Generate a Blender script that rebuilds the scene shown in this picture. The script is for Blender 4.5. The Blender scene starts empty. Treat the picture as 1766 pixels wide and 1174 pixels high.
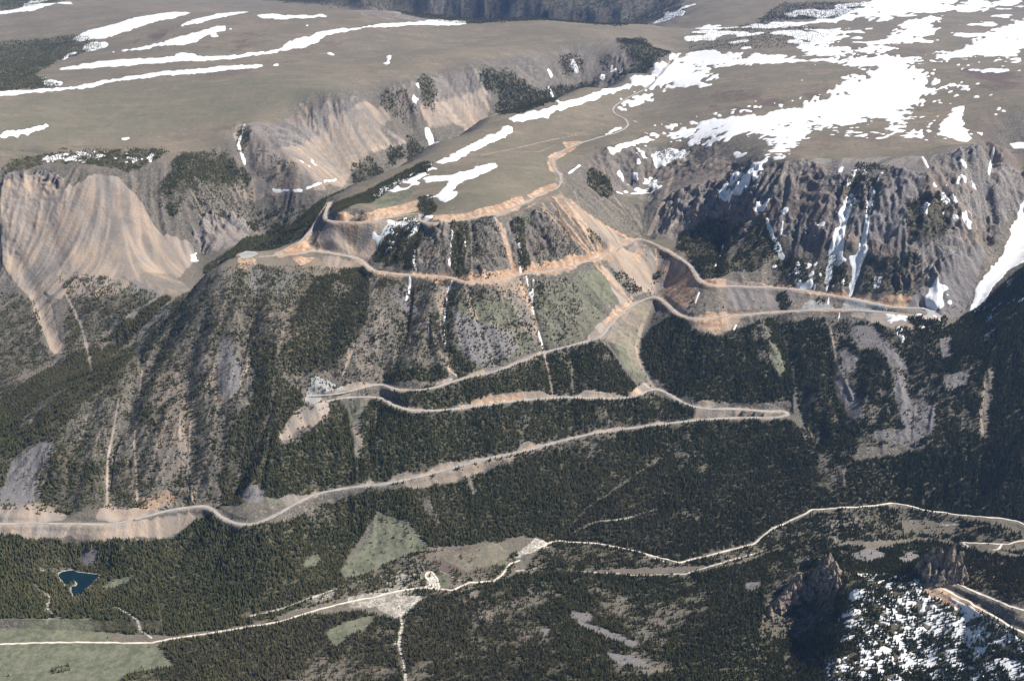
import bpy, math, random
import numpy as np
from mathutils import Vector

# ------------------------------------------------------------------ camera, sky, sun, exposure
C = bpy.context.scene.collection
SC = bpy.context.scene
CAM_Z = 1600.0
PITCH = math.radians(23.0)
FPX = 1717.0                     # focal length in photo pixels (photo 1766 x 1174)
cam_data = bpy.data.cameras.new('camera')
cam_data.sensor_width = 36.0
cam_data.lens = 36.0 * FPX / 1766.0
cam_data.clip_start = 1.0
cam_data.clip_end = 60000.0
cam = bpy.data.objects.new('camera', cam_data)
cam.location = (0, 0, CAM_Z)
cam.rotation_euler = (math.radians(90.0) - PITCH, 0, 0)
C.objects.link(cam)
SC.camera = cam

SUN_EL, SUN_AZ = math.radians(44.0), math.radians(88.0)     # azimuth from +y (far) towards +x (right)
sun_vec = Vector((math.sin(SUN_AZ) * math.cos(SUN_EL), math.cos(SUN_AZ) * math.cos(SUN_EL), math.sin(SUN_EL)))
world = bpy.data.worlds.new('World')
SC.world = world
world.use_nodes = True
wn = world.node_tree.nodes
wl = world.node_tree.links
sky = wn.new('ShaderNodeTexSky')
sky.sky_type = 'NISHITA'
sky.sun_disc = False
sky.sun_elevation = SUN_EL
sky.sun_rotation = SUN_AZ
sky.altitude = 2500
sky.air_density = 1.0
sky.dust_density = 0.6
wl.new(sky.outputs[0], wn['Background'].inputs['Color'])
wn['Background'].inputs['Strength'].default_value = 0.06
sd = bpy.data.lights.new('sun', 'SUN')
sd.energy = 5.0
sd.angle = math.radians(0.5)
sd.color = (1.0, 0.95, 0.88)
sun = bpy.data.objects.new('sun', sd)
sun.rotation_euler = (-sun_vec).to_track_quat('-Z', 'Y').to_euler()
sun.location = (0, 0, 3000)
C.objects.link(sun)
SC.view_settings.view_transform = 'Standard'
SC.view_settings.look = 'None'
SC.view_settings.gamma = 1.0
SC.view_settings.exposure = 0.55
SC.cycles.max_bounces = 5
SC.cycles.diffuse_bounces = 2
SC.cycles.volume_bounces = 0
SC.cycles.transparent_max_bounces = 4

# ------------------------------------------------------------------ helpers: photograph <-> ground
SP, CP = math.sin(PITCH), math.cos(PITCH)

def ray(px, py):
    a = (np.asarray(px, float) - 883.0) / FPX
    b = (587.0 - np.asarray(py, float)) / FPX
    return a, CP + b * SP, -SP + b * CP

def at_z(px, py, z):
    dx, dy, dz = ray(px, py)
    t = (z - CAM_Z) / dz
    return dx * t, dy * t

def at_y(px, y, z):
    d = y * CP + (CAM_Z - z) * SP
    return (px - 883.0) / FPX * d, y

def hash2(ix, iy, seed):
    h = (ix.astype(np.int64) * 374761393 + iy.astype(np.int64) * 668265263 + seed * 1442695041) & 0xFFFFFFFF
    h = ((h ^ (h >> 13)) * 1274126177) & 0xFFFFFFFF
    h = h ^ (h >> 16)
    return (h & 0xFFFF).astype(np.float32) / 32767.5 - 1.0

def vnoise(x, y, seed=0):
    fx, fy = np.floor(x), np.floor(y)
    tx = (x - fx).astype(np.float32); ty = (y - fy).astype(np.float32)
    ix, iy = fx.astype(np.int64), fy.astype(np.int64)
    tx = tx * tx * (3 - 2 * tx); ty = ty * ty * (3 - 2 * ty)
    a = hash2(ix, iy, seed); b = hash2(ix + 1, iy, seed)
    c = hash2(ix, iy + 1, seed); d = hash2(ix + 1, iy + 1, seed)
    return (a + (b - a) * tx) * (1 - ty) + (c + (d - c) * tx) * ty

def fbm(x, y, lam, octs=4, seed=0, gain=0.5):
    s = 0; amp = 1.0; tot = 0
    for k in range(octs):
        ca, sa = math.cos(0.6 * k + seed), math.sin(0.6 * k + seed)
        s = s + amp * vnoise((x * ca - y * sa) / lam + 17.3 * k, (x * sa + y * ca) / lam - 9.1 * k, seed * 31 + k)
        tot += amp; amp *= gain; lam *= 0.5
    return s / tot

def ridged(x, y, lam, octs=4, seed=0):
    s = 0; amp = 1.0; tot = 0
    for k in range(octs):
        ca, sa = math.cos(0.7 * k + seed), math.sin(0.7 * k + seed)
        n = vnoise((x * ca - y * sa) / lam + 5.3 * k, (x * sa + y * ca) / lam - 3.1 * k, seed * 17 + k)
        s = s + amp * (1 - 2 * np.abs(n)); tot += amp; amp *= 0.5; lam *= 0.5
    return s / tot

def sstep(a, b, x):
    t = np.clip((x - a) / (b - a), 0, 1)
    return t * t * (3 - 2 * t)

# ------------------------------------------------------------------ roads: photo x, y and height above the valley
HIGHWAY = [(-60,898,97),(0,903,100),(60,902,102),(130,903,104),(190,903,105),(240,893,108),(290,880,112),(340,873,115),(362,876,117),(385,893,119),(412,903,121),(440,902,123),(475,888,126),(510,868,130),(545,852,134),(600,841,139),(655,835,144),(700,827,149),(760,812,155),(830,793,163),(900,778,170),(960,762,177),(1020,748,184),(1080,739,190),(1150,730,197),(1230,722,204),(1290,720,209),(1335,720,213),(1357,715,216),(1350,709,219),(1320,709,222),(1270,705,226),(1215,704,231),(1180,695,235),(1155,680,239),(1132,671,243),(1115,675,246),(1095,684,249),(1040,687,254),(975,685,259),(900,690,264),(830,699,269),(760,707,275),(710,707,279),(680,699,283),(655,686,287),(600,685,292),(560,692,296),(538,694,299),(528,689,302),(535,683,304),(580,679,306),(620,670,308),(655,663,311),(690,672,314),(740,670,319),(790,655,325),(860,638,333),(935,609,343),(990,594,352),(1035,580,362),(1055,556,371),(1085,530,381),(1115,515,388),(1133,513,392),(1152,526,396),(1175,544,400),(1205,550,404),(1260,545,409),(1340,538,417),(1420,534,425),(1490,536,432),(1550,541,438),(1592,545,441),(1603,539,443),(1590,532,445),(1540,529,448),(1490,519,451),(1440,510,454),(1360,498,460),(1280,494,466),(1230,492,470),(1207,482,474),(1195,463,478),(1165,440,483),(1125,419,489),(1100,413,493),(1075,420,496),(1050,438,500),(1010,451,505),(960,465,511),(900,473,517),(860,483,521),(810,487,525),(770,478,530),(720,475,534),(670,471,538),(640,465,541),(622,449,545),(590,440,550),(545,433,556),(510,438,560),(470,441,563),(430,444,566),(413,441,568),(420,437,569),(440,436,570)]
UPPER_ROAD = [(568,349,628),(563,362,634),(563,377,640),(590,383,644),(640,381,647),(690,372,650),(722,369,653),(724,380,656),(750,385,659),(800,378,663),(860,367,668),(905,350,675),(935,333,681),(962,322,687),(967,305,694),(955,288,701),(955,272,708),(985,253,716),(1030,238,724),(1065,228,731),(1082,217,737),(1078,206,742),(1060,196,747),(1060,184,752),(1085,168,761),(1115,152,772),(1140,130,784),(1150,117,793),(1158,104,803),(1180,98,810)]
SPUR_ROAD = [(568,349,628),(550,378,612),(525,410,590),(500,425,575),(470,441,563)]

# ------------------------------------------------------------------ heights known at points of the photograph
K = [
 # slope under the switchbacks
 (900,940,40),(1170,972,52),(1340,925,72),(1550,868,105),(1766,895,122),(1900,930,130),(1720,940,105),(1500,935,95),(700,850,130),(560,920,72),
 (1200,850,112),(1400,800,165),(1050,850,105),(900,860,95),(1380,600,352),(1370,660,285),(1500,600,375),(1500,700,272),(1500,800,180),(1600,800,185),(1650,860,125),
 (1640,560,425),(1766,650,372),(1766,760,262),(1740,600,430),(1766,480,570),(1900,650,400),(1900,480,620),(1900,800,260),(1690,532,455),(1766,360,645),(1730,450,540),(1640,520,470),
 (900,410,600),(960,400,598),(1000,380,618),(1040,370,592),(1060,420,525),(1090,490,418),(1110,395,512),(1130,340,600),(1150,290,655),(1150,248,722),(1060,250,733),(1030,300,655),(1090,320,605),
 (1010,340,655),(1200,330,640),(1250,400,545),(1180,400,520),(1160,480,425),(1130,560,362),(1110,620,295),
 (1250,300,692),(1300,290,752),(1360,282,782),(1450,278,795),(1600,280,815),(1700,258,840),(1766,290,740),(1830,250,850),(1450,390,640),(1600,400,645),(1330,400,590),(1700,380,640),
 (1600,180,868),(1400,200,825),(1250,230,782),(1300,150,850),(1600,100,915),(1766,100,930),(1766,180,900),(1950,100,950),(1950,200,910),(1300,110,866),(1200,140,818),(1240,85,850),
 (800,300,712),(850,250,738),(950,210,755),(700,330,672),(760,340,682),(640,350,655),
 (560,343,612),(640,308,652),(740,253,702),(830,206,735),(920,178,768),(1000,153,786),(1080,128,802),(1150,98,822),
 # left nose and creek
 (0,690,120),(100,625,170),(200,570,232),(280,514,300),(300,517,318),(0,760,165),(0,850,132),(100,700,255),(100,800,190),(100,875,112),
 (200,640,322),(200,750,232),(200,885,112),(300,540,430),(300,640,342),(300,760,232),(350,475,515),(420,560,458),(420,680,330),(420,800,202),
 (560,560,452),(560,780,205),(480,620,395),(480,760,245),(640,560,440),(640,760,225),(600,410,592),(650,415,592),(500,500,505),
 (-150,690,80),(-150,850,120),(-150,760,140),(-150,1000,25),(-150,1174,0),
 # valley floor
 (0,1110,2),(150,1174,5),(650,1030,20),(130,1000,26),(400,1000,36),(0,950,60),(0,1000,30),(300,960,52),(380,940,82),(680,925,60),(640,985,28),
 (900,1060,38),(900,1174,92),(400,1174,22),(650,1174,45),(1200,1100,92),(1200,1174,120),(1200,1030,62),(500,1070,15),(800,1010,28),
 # foreground hill
 (1420,985,170),(1330,1015,118),(1300,1100,102),(1450,1174,142),(1500,1000,172),(1600,1000,236),(1610,965,262),(1766,1090,256),(1766,1045,276),
 (1700,990,250),(1766,1010,262),(1600,1100,182),(1600,1174,166),(1766,1174,216),(1900,1100,290),(1900,1000,290),(1900,1174,260),(1440,1000,182),(1450,1045,178),(1452,1090,166),(1458,1140,156),(1392,1040,112),(1398,1085,98),(1392,1135,98),(1340,1065,96),
 # left canyon far wall
 (20,650,150),(100,600,200),(200,558,252),(280,500,312),(220,490,322),(0,480,305),(100,480,318),(150,290,633),(150,272,651),(60,275,648),(450,196,738),(520,176,768),(600,148,806),(660,136,808),(700,130,815),(820,108,838),(1600,257,823),(1450,257,806),(1360,262,791),(1300,271,767),(0,300,620),(330,292,612),(335,440,348),(240,360,500),(60,390,450),
 (450,380,402),(450,215,722),(600,335,442),(600,165,788),(700,262,522),(700,145,795),(800,215,585),(800,120,812),(1000,150,672),(1000,80,852),(900,185,640),(900,95,835),(1100,75,868),(1150,92,800),(1080,125,755),
 (-150,300,600),(-150,500,280),(-150,640,120),(390,400,400),(420,430,380),(520,290,600),
 # far plateau
 (0,160,762),(0,270,662),(200,250,672),(300,250,662),(400,205,722),(400,100,842),(200,60,860),(0,100,742),(0,60,810),(0,10,900),(300,20,922),(550,18,942),(600,100,832),(800,80,852),
 (790,40,898),(940,33,902),(680,22,925),(1080,46,905),(1100,40,905),(200,130,790),(-150,160,762),(-150,60,812),(-150,270,660),(-200,5,900),
 (1300,60,885),(1300,12,950),(1600,30,962),(1700,5,985),(1766,5,990),(1950,10,1000),(1450,60,900),(1180,20,890),(1200,50,868),(900,30,770),(900,2,905),(760,25,775),(760,2,890),(1050,2,910),(1050,30,790),
]
HID = [(380,3500,322),(300,3200,290),(560,4050,385),(700,4600,482),(820,5050,540),(900,5300,590),(1000,5600,640),(1080,5900,700),
       (800,8350,740),(940,8400,740),(680,9500,700),(550,9300,780),(1080,7900,760),(450,9300,800),(450,11500,735),(600,12800,680),(330,9400,850),(300,11500,790),(0,12000,850),
       (900,10300,1150),(760,10300,1090),(1050,9900,1180),(1250,10500,1150),(1600,11500,1250),(1900,10500,1250),(400,16000,900),(800,16000,1300),(1300,16000,1400),(-300,16000,900),(2000,16000,1400),
       (1420,2100,100),(1610,2060,108),(1700,2060,112),(1766,2050,118),(1900,2080,128),(1330,2080,85),(500,1450,60),(0,1450,20),(1300,1450,170),(1766,1350,240),(2000,1450,300),(-400,1450,20),(-400,2100,20),(-500,3000,60),(-500,4500,640)]

pts = []
for px, py, z in K: pts.append((*at_z(px, py, z), z))
for px, py, z in (HIGHWAY + UPPER_ROAD + SPUR_ROAD[1:2]): pts.append((*at_z(px, py, z), z))
for px, y, z in HID: pts.append((*at_y(px, y, z), z))
pts = np.array(pts, float)

# ------------------------------------------------------------------ ground grid: spacing grows with distance
U0, U1, NU = -0.86, 0.86, 1720
Ya, Yb, Yc = 1330.0, 4300.0, 17500.0
NV1, NV2 = 980, 330
vs = np.concatenate([np.linspace(math.log(Ya), math.log(Yb), NV1, endpoint=False), np.linspace(math.log(Yb), math.log(Yc), NV2)])
NV = len(vs)
us = np.linspace(U0, U1, NU)
Yg = np.exp(vs)[:, None] * np.ones((1, NU)); Xg = us[None, :] * Yg

def to_ij(x, y):
    v = np.log(np.maximum(y, 1.0)); k1 = math.log(Yb); k0 = math.log(Ya); k2 = math.log(Yc)
    i = np.where(v < k1, (v - k0) / (k1 - k0) * NV1, NV1 + (v - k1) / (k2 - k1) * (NV2 - 1))
    j = (x / y - U0) / (U1 - U0) * (NU - 1)
    return i, j

def bil(A, i, j):
    i = np.clip(i, 0, A.shape[0] - 1.001); j = np.clip(j, 0, A.shape[1] - 1.001)
    i0 = i.astype(np.int64); j0 = j.astype(np.int64); ti = (i - i0).astype(np.float32); tj = (j - j0).astype(np.float32)
    return (A[i0, j0] * (1 - ti) + A[i0 + 1, j0] * ti) * (1 - tj) + (A[i0, j0 + 1] * (1 - ti) + A[i0 + 1, j0 + 1] * ti) * tj

# smooth surface through the known heights (thin plate in x/y, ln y)
cu, cv = pts[:, 0] / pts[:, 1], np.log(pts[:, 1])
n = len(pts)
def tps(r2): return 0.5 * r2 * np.log(r2 + 1e-12)
D2 = (cu[:, None] - cu[None]) ** 2 + (cv[:, None] - cv[None]) ** 2
A = np.zeros((n + 3, n + 3))
A[:n, :n] = tps(D2) + np.eye(n) * 3e-6
A[:n, n] = 1; A[:n, n + 1] = cu; A[:n, n + 2] = cv
A[n:, :n] = A[:n, n:].T
w = np.linalg.solve(A, np.concatenate([pts[:, 2], np.zeros(3)]))
def surf(u, v):
    out = w[n] + w[n + 1] * u + w[n + 2] * v
    for k in range(n):
        out = out + w[k] * tps((u - cu[k]) ** 2 + (v - cv[k]) ** 2)
    return out
ci, cj = np.arange(0, NV + 5, 6), np.arange(0, NU + 5, 6)          # evaluate coarse, then interpolate
cvv = np.interp(ci, np.arange(NV), vs); cuu = U0 + cj * (U1 - U0) / (NU - 1)
Zc = surf(cuu[None, :], cvv[:, None])
I, J = np.meshgrid(np.arange(NV) / 6.0, np.arange(NU) / 6.0, indexing='ij')
def cubic_up(A_, I, J):
    i0 = np.floor(I).astype(int); j0 = np.floor(J).astype(int); t = I - i0; s = J - j0
    def wts(t): return (-0.5*t+t*t-0.5*t**3, 1-2.5*t*t+1.5*t**3, 0.5*t+2*t*t-1.5*t**3, -0.5*t*t+0.5*t**3)
    wi, wj = wts(t), wts(s); out = 0
    for a in range(4):
        ia = np.clip(i0 + a - 1, 0, A_.shape[0] - 1)
        for b in range(4):
            out = out + wi[a] * wj[b] * A_[ia, np.clip(j0 + b - 1, 0, A_.shape[1] - 1)]
    return out
Z0 = cubic_up(Zc, I, J)

def grad(Z):
    dv = np.gradient(vs)[:, None]
    Zv = np.gradient(Z, axis=0) / dv; Zu = np.gradient(Z, axis=1) / (us[1] - us[0])
    gx = Zu / Yg; gy = (Zv - Xg / Yg * Zu) / Yg           # x = u*y
    return gx, gy

# ------------------------------------------------------------------ gullies, ribs, cliffs
def march(px, py, Z):
    """ground points seen at photo positions"""
    px = np.asarray(px, float); py = np.asarray(py, float)
    dx, dy, dz = ray(px, py)
    yy = np.exp(np.arange(math.log(1345), math.log(16500), 0.0012))
    t = yy[None] / dy[:, None]; x = dx[:, None] * t; z = CAM_Z + dz[:, None] * t
    i, j = to_ij(x, np.broadcast_to(yy, x.shape))
    below = z < bil(Z, i, j)
    k = np.where(below.any(1), below.argmax(1), len(yy) - 1)
    r = np.arange(len(px))
    return x[r, k], yy[k], z[r, k]

def seg_dist(P, X, Y):
    d = np.full(X.shape, 1e9, np.float32)
    for (x0, y0), (x1, y1) in zip(P[:-1], P[1:]):
        L2 = (x1 - x0) ** 2 + (y1 - y0) ** 2 + 1e-6
        t = np.clip(((X - x0) * (x1 - x0) + (Y - y0) * (y1 - y0)) / L2, 0, 1)
        d = np.minimum(d, np.hypot(X - x0 - t * (x1 - x0), Y - y0 - t * (y1 - y0)))
    return d

def window(P, pad):
    x = np.array([p[0] for p in P]); y = np.array([p[1] for p in P])
    xs = np.array([x.min() - pad, x.max() + pad]); ys = np.array([max(y.min() - pad, Ya), y.max() + pad])
    ii, jj = [], []
    for a in xs:
        for b in ys:
            i, j = to_ij(a, b); ii.append(float(i)); jj.append(float(j))
    return (slice(max(int(min(ii)), 0), min(int(max(ii)) + 2, NV)), slice(max(int(min(jj)), 0), min(int(max(jj)) + 2, NU)))

def world_line(poly, Z, dens=14):
    px, py = [], []
    for (a, b), (c, d) in zip(poly[:-1], poly[1:]):
        m = max(1, int(math.hypot(c - a, d - b) / dens))
        for k in range(m):
            px.append(a + (c - a) * k / m); py.append(b + (d - b) * k / m)
    px.append(poly[-1][0]); py.append(poly[-1][1])
    x, y, z = march(px, py, Z)
    return list(zip(x, y)), z

GULLY = [ # photo polyline, depth, half width (m)
 ([(718,482),(704,560),(668,645)],16,34),([(800,392),(790,468)],10,24),([(625,470),(565,560),(505,650)],16,40),([(905,482),(925,560),(938,604)],9,16),
 ([(772,492),(764,590),(800,650)],9,20),([(440,480),(428,600),(440,700),(400,850)],18,42),([(300,560),(250,640),(200,760),(192,835)],16,30),([(345,560),(320,640),(335,780),(334,828)],12,28),
 ([(160,700),(130,780),(118,875)],12,28),([(240,600),(225,700),(235,860)],8,22),([(390,520),(375,640),(385,760)],9,26),([(1140,440),(1128,470),(1132,508)],14,34),([(1136,522),(1108,572),(1100,610),(1124,662)],12,30),
 ([(940,620),(952,680)],6,14),([(985,600),(1000,640),(988,690),(990,745)],6,18),([(1345,556),(1362,620),(1388,700),(1408,765)],14,30),([(648,705),(640,760),(655,822)],9,20),([(600,710),(618,800)],7,22),
 ([(1312,350),(1322,390),(1345,440)],12,26),([(1467,335),(1450,400),(1432,450),(1424,503)],14,22),([(1503,325),(1492,400),(1478,450),(1466,513)],14,22),([(1250,400),(1240,440),(1232,470)],12,24),
 ([(1712,258),(1704,330),(1700,400)],48,30),([(1640,290),(1630,360),(1600,440)],16,30),([(1590,330),(1560,420),(1545,480)],14,30),([(1380,290),(1385,380),(1400,440)],14,32),([(1548,300),(1530,400),(1510,470)],12,26),
 ([(740,395),(700,430),(655,460)],10,20),([(870,390),(880,430),(890,465)],8,18),([(960,345),(1010,420),(1040,440)],8,18),([(1000,330),(1040,390),(1085,430)],8,20),([(1120,300),(1115,350),(1105,400)],10,30),
 ([(1220,320),(1160,360),(1120,405)],14,34),([(810,700),(800,780)],6,16),([(1200,740),(1140,790),(1010,870),(960,930)],10,26),([(1000,780),(1080,850),(1180,900)],5,22),([(1660,480),(1645,540)],8,40),
 ([(410,225),(425,260),(430,285)],20,36),([(520,190),(540,240),(600,300)],12,34),([(700,190),(712,230),(745,248)],18,50),([(1060,110),(1050,140)],20,60),([(850,150),(900,190)],14,60),([(640,175),(660,220),(680,250)],14,50),
 ([(470,240),(490,300),(480,330)],9,24),([(60,300),(90,400),(110,470)],5,24),([(180,320),(230,400),(280,480)],4,30),([(120,310),(160,400),(200,470)],2,24),([(0,400),(60,500),(98,600)],10,26),([(330,320),(360,380),(345,430)],14,30),
 ([(1560,600),(1580,700),(1560,790)],8,26),([(1460,560),(1430,640),(1450,740)],8,24),([(1720,640),(1700,740),(1690,840)],10,26),([(1500,1000),(1460,1090),(1440,1160)],-8,24),([(1665,1060),(1670,1174)],9,22)]
Zs = Z0.copy()
for poly, dep, hw in GULLY:
    P, _ = world_line(poly, Z0)
    wd = window(P, hw * 2.6)
    d = seg_dist(P, Xg[wd] + 9 * fbm(Xg[wd], Yg[wd], 60, 3, 5), Yg[wd])
    Zs[wd] -= dep * np.exp(-(d / hw) ** 2)

gx, gy = grad(Zs)
slope = np.hypot(gx, gy)
# streaks that run down the slope: noise averaged along the fall line (half resolution)
h2 = (slice(None), slice(None))
def soft(A, r):
    for ax in (0, 1):
        c = np.cumsum(np.concatenate([np.repeat(np.take(A, [0], ax), r + 1, ax), A, np.repeat(np.take(A, [-1], ax), r, ax)], ax), ax)
        A = (np.take(c, range(2 * r + 1, c.shape[ax]), ax) - np.take(c, range(0, c.shape[ax] - 2 * r - 1), ax)) / (2 * r + 1)
    return A
sgx, sgy = soft(gx, 5).astype(np.float32), soft(gy, 5).astype(np.float32)
def lic(lam, step, ns, seed):
    Xh, Yh = Xg[h2], Yg[h2]; acc = vnoise(Xh / lam, Yh / lam, seed); wt = 1.0
    for sgn in (-1, 1):
        x, y = Xh.copy(), Yh.copy()
        for k in range(ns):
            i, j = to_ij(x, y)
            a = bil(sgx, i, j); b = bil(sgy, i, j)
            m = np.maximum(np.hypot(a, b), 1e-3)
            x = x + sgn * step * a / m; y = np.maximum(y + sgn * step * b / m, Ya)
            ww = 1 - (k + 1) / (ns + 1.0)
            acc = acc + ww * vnoise(x / lam, y / lam, seed); wt += ww
    out = acc / wt
    out = out / (out.std() * 2.0)
    return np.clip(out, -1.7, 1.7).astype(np.float32)
Lw = lic(62, 26, 12, 3)       # ribs and gullies
Lf = lic(13, 11, 11, 7)      # rills, scree streaks
Lm = lic(30, 16, 10, 11)    # chutes
N1 = fbm(Xg, Yg, 130, 5, 1).astype(np.float32)
N2 = fbm(Xg, Yg, 34, 3, 2).astype(np.float32)
N3 = fbm(Xg, Yg, 620, 4, 3).astype(np.float32)
NR = ridged(Xg, Yg, 70, 5, 4).astype(np.float32)
steep = sstep(0.30, 0.60, slope).astype(np.float32)

# ------------------------------------------------------------------ painting the ground cover, in ground space
def newm(v=0.0): return np.full((NV, NU), v, np.float32)
def soft2(A, ri, rj):
    for ax, r in ((0, ri), (1, rj)):
        c = np.cumsum(np.concatenate([np.repeat(np.take(A, [0], ax), r + 1, ax), A, np.repeat(np.take(A, [-1], ax), r, ax)], ax), ax)
        A = (np.take(c, range(2 * r + 1, c.shape[ax]), ax) - np.take(c, range(0, c.shape[ax] - 2 * r - 1), ax)) / (2 * r + 1)
    return A
def boxblur(A, r):
    r = max(1, int(r))
    return soft(soft(A, r), r)
def inside(P, X, Y):
    c = np.zeros(X.shape, bool)
    x0, y0 = P[-1]
    for x1, y1 in P:
        if y0 != y1:
            cond = ((Y < y0) != (Y < y1)) & (X < (x1 - x0) * (Y - y0) / (y1 - y0) + x0)
            c ^= cond
        x0, y0 = x1, y1
    return c
RAG = {'n': (0.75 * N2 + 0.6 * N1), 's': (0.35 * Lf + 0.25 * N2 + 0.25 * Lw), 'f': N2 * 1.2, 'w': 0.9 * N2 + 0.5 * N1 + (0.5 * vnoise(Xg / 9, Yg / 11, 77) + sstep(4000, 6500, Yg) * (0.4 * N3 + 1.1 * fbm(Xg, Yg * 0.7, 210, 5, 61, 0.65)))}
Zp = [None]
jobs = []
def blend(M, wd, cov, val, rag, kind, soft_):
    a = sstep(0.5 - soft_, 0.5 + soft_, cov + rag * RAG[kind][wd] * 1.0)
    a = a * (cov > 0.02)
    M[wd] = M[wd] * (1 - a) + val * a
def area(M, val, poly, feather=9, rag=0.35, kind='n', soft_=0.16, grow=0.0):
    P, _ = world_line(list(poly) + [poly[0]], Zp[0], 30)
    ym = np.mean([p[1] for p in P]); pad = feather * 5 * (1 + max(0.0, (ym - 3000) / 1300.0)) + ym * 0.008
    wd = window(P, pad)
    cov = inside(P[:-1], Xg[wd], Yg[wd]).astype(np.float32)
    cell = ym * (0.0012 if ym < Yb else 0.003)
    r = feather * (1 if ym < 3600 else ym / 3600) / cell
    F_ = feather * (1 + max(0.0, (ym - 3000) / 1300.0)); rj = F_ / (ym * 0.001); ri = F_ / cell
    cov = soft2(soft2(cov, max(1, min(16, round(ri))), max(1, min(24, round(rj)))), max(1, min(16, round(ri))), max(1, min(24, round(rj))))
    blend(M, wd, cov + grow * (cov > 0.02), val, rag, kind, soft_)
def line(M, val, poly, width, feather=4, rag=0.3, kind='f', soft_=0.2):
    P, _ = world_line(poly, Zp[0], 10)
    kf = max(1.0, np.mean([p[1] for p in P]) / 3300.0) ** 1.6; width *= kf; feather *= kf
    wd = window(P, width * 2 + feather * 3)
    d = seg_dist(P, Xg[wd], Yg[wd])
    cov = sstep(width * 0.5 + feather, width * 0.5 - feather, d)
    blend(M, wd, cov.astype(np.float32), val, rag, kind, soft_)
crag, tan, orange, green, talus, gravel, shrub, snow, forest, dead = (newm() for _ in range(10))
Zp[0] = Zs
A_, L_ = area, line
# bare rock walls
for v, p in [(0.9,[(0,292),(70,290),(120,320),(90,400),(30,440),(0,440)]),(0.8,[(415,215),(470,212),(540,188),(620,168),(640,200),(590,235),(520,262),(450,290),(425,260)]),
             (0.7,[(650,158),(700,146),(800,118),(845,130),(850,190),(760,222),(700,200)]),(0.5,[(860,100),(940,84),(1100,62),(1170,85),(1100,130),(1000,150),(900,170)]),
             (0.85,[(1195,300),(1230,272),(1300,285),(1400,275),(1500,272),(1600,270),(1700,245),(1766,262),(1766,350),(1700,420),(1620,490),(1560,500),(1500,440),(1420,420),(1330,400),(1280,420),(1200,440),(1130,400),(1150,340)]),
             (0.6,[(1010,260),(1150,250),(1200,270),(1200,330),(1120,350),(1060,330),(1010,290)]),(1.0,[(620,30),(700,0),(1180,0),(1180,30),(1080,44),(940,34),(790,40)]),
             (0.9,[(330,400),(390,360),(430,385),(430,420),(350,440)]),(0.9,[(1330,1000),(1400,950),(1450,960),(1460,1020),(1440,1090),(1400,1120),(1310,1060)]),(0.9,[(1570,960),(1610,935),(1655,960),(1660,1010),(1600,1005)]),
             (0.6,[(720,380),(900,380),(960,350),(990,420),(900,470),(780,475),(650,460),(690,400)])]:
    A_(crag, v, p, 14, 0.4, 's')
NQ = ridged(Xg, Yg, 24, 3, 8).astype(np.float32)
NB = ridged(Xg + 30 * N1, Yg + 30 * N2, 190, 4, 15).astype(np.float32)
var = 0.35 + 1.0 * sstep(-0.45, 0.45, fbm(Xg, Yg, 240, 3, 71))
Vw, Vm = 0.45 - 1.5 * np.abs(Lw), 0.4 - 1.3 * np.abs(Lm)
brk = sstep(-0.5, 0.4, N1 + 0.6 * N2)                 # rock steps interrupt the chutes
rel = (6.0 * Lw + 5.0 * Vw) * var + (3.2 * Vm + 1.6 * Lf) * (0.5 + brk) + 3.0 * (NQ - 0.2)
saw = Zs / 34.0 + 1.6 * N1 + 0.9 * N2; saw = saw - np.floor(saw)
rockrel = 12.0 * (NB - 0.2) + 12.0 * (NR - 0.25) * (1.6 - var) + 9.0 * NR * Vm + (4.5 * Vm + 3.0 * Lf) * (0.3 + brk) * var + 26.0 * (sstep(0.0, 0.4, saw) - saw) * sstep(-0.4, 0.3, N1) + 7.0 * (NQ - 0.2)
fade = sstep(9000, 6500, Yg)
Zf = Zs + (steep * rel + crag * steep * rockrel) * fade + (1 - fade) * sstep(0.15, 0.45, slope) * 150 * (ridged(Xg, Yg, 800, 6, 19) - 0.3) + 1.6 * N2 * (0.4 + steep) + 7.0 * N1 * (0.35 + 0.5 * steep) * sstep(1300, 3200, Yg) + 20 * N3 * sstep(3800, 8000, Yg)
Zp[0] = Zf
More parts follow.
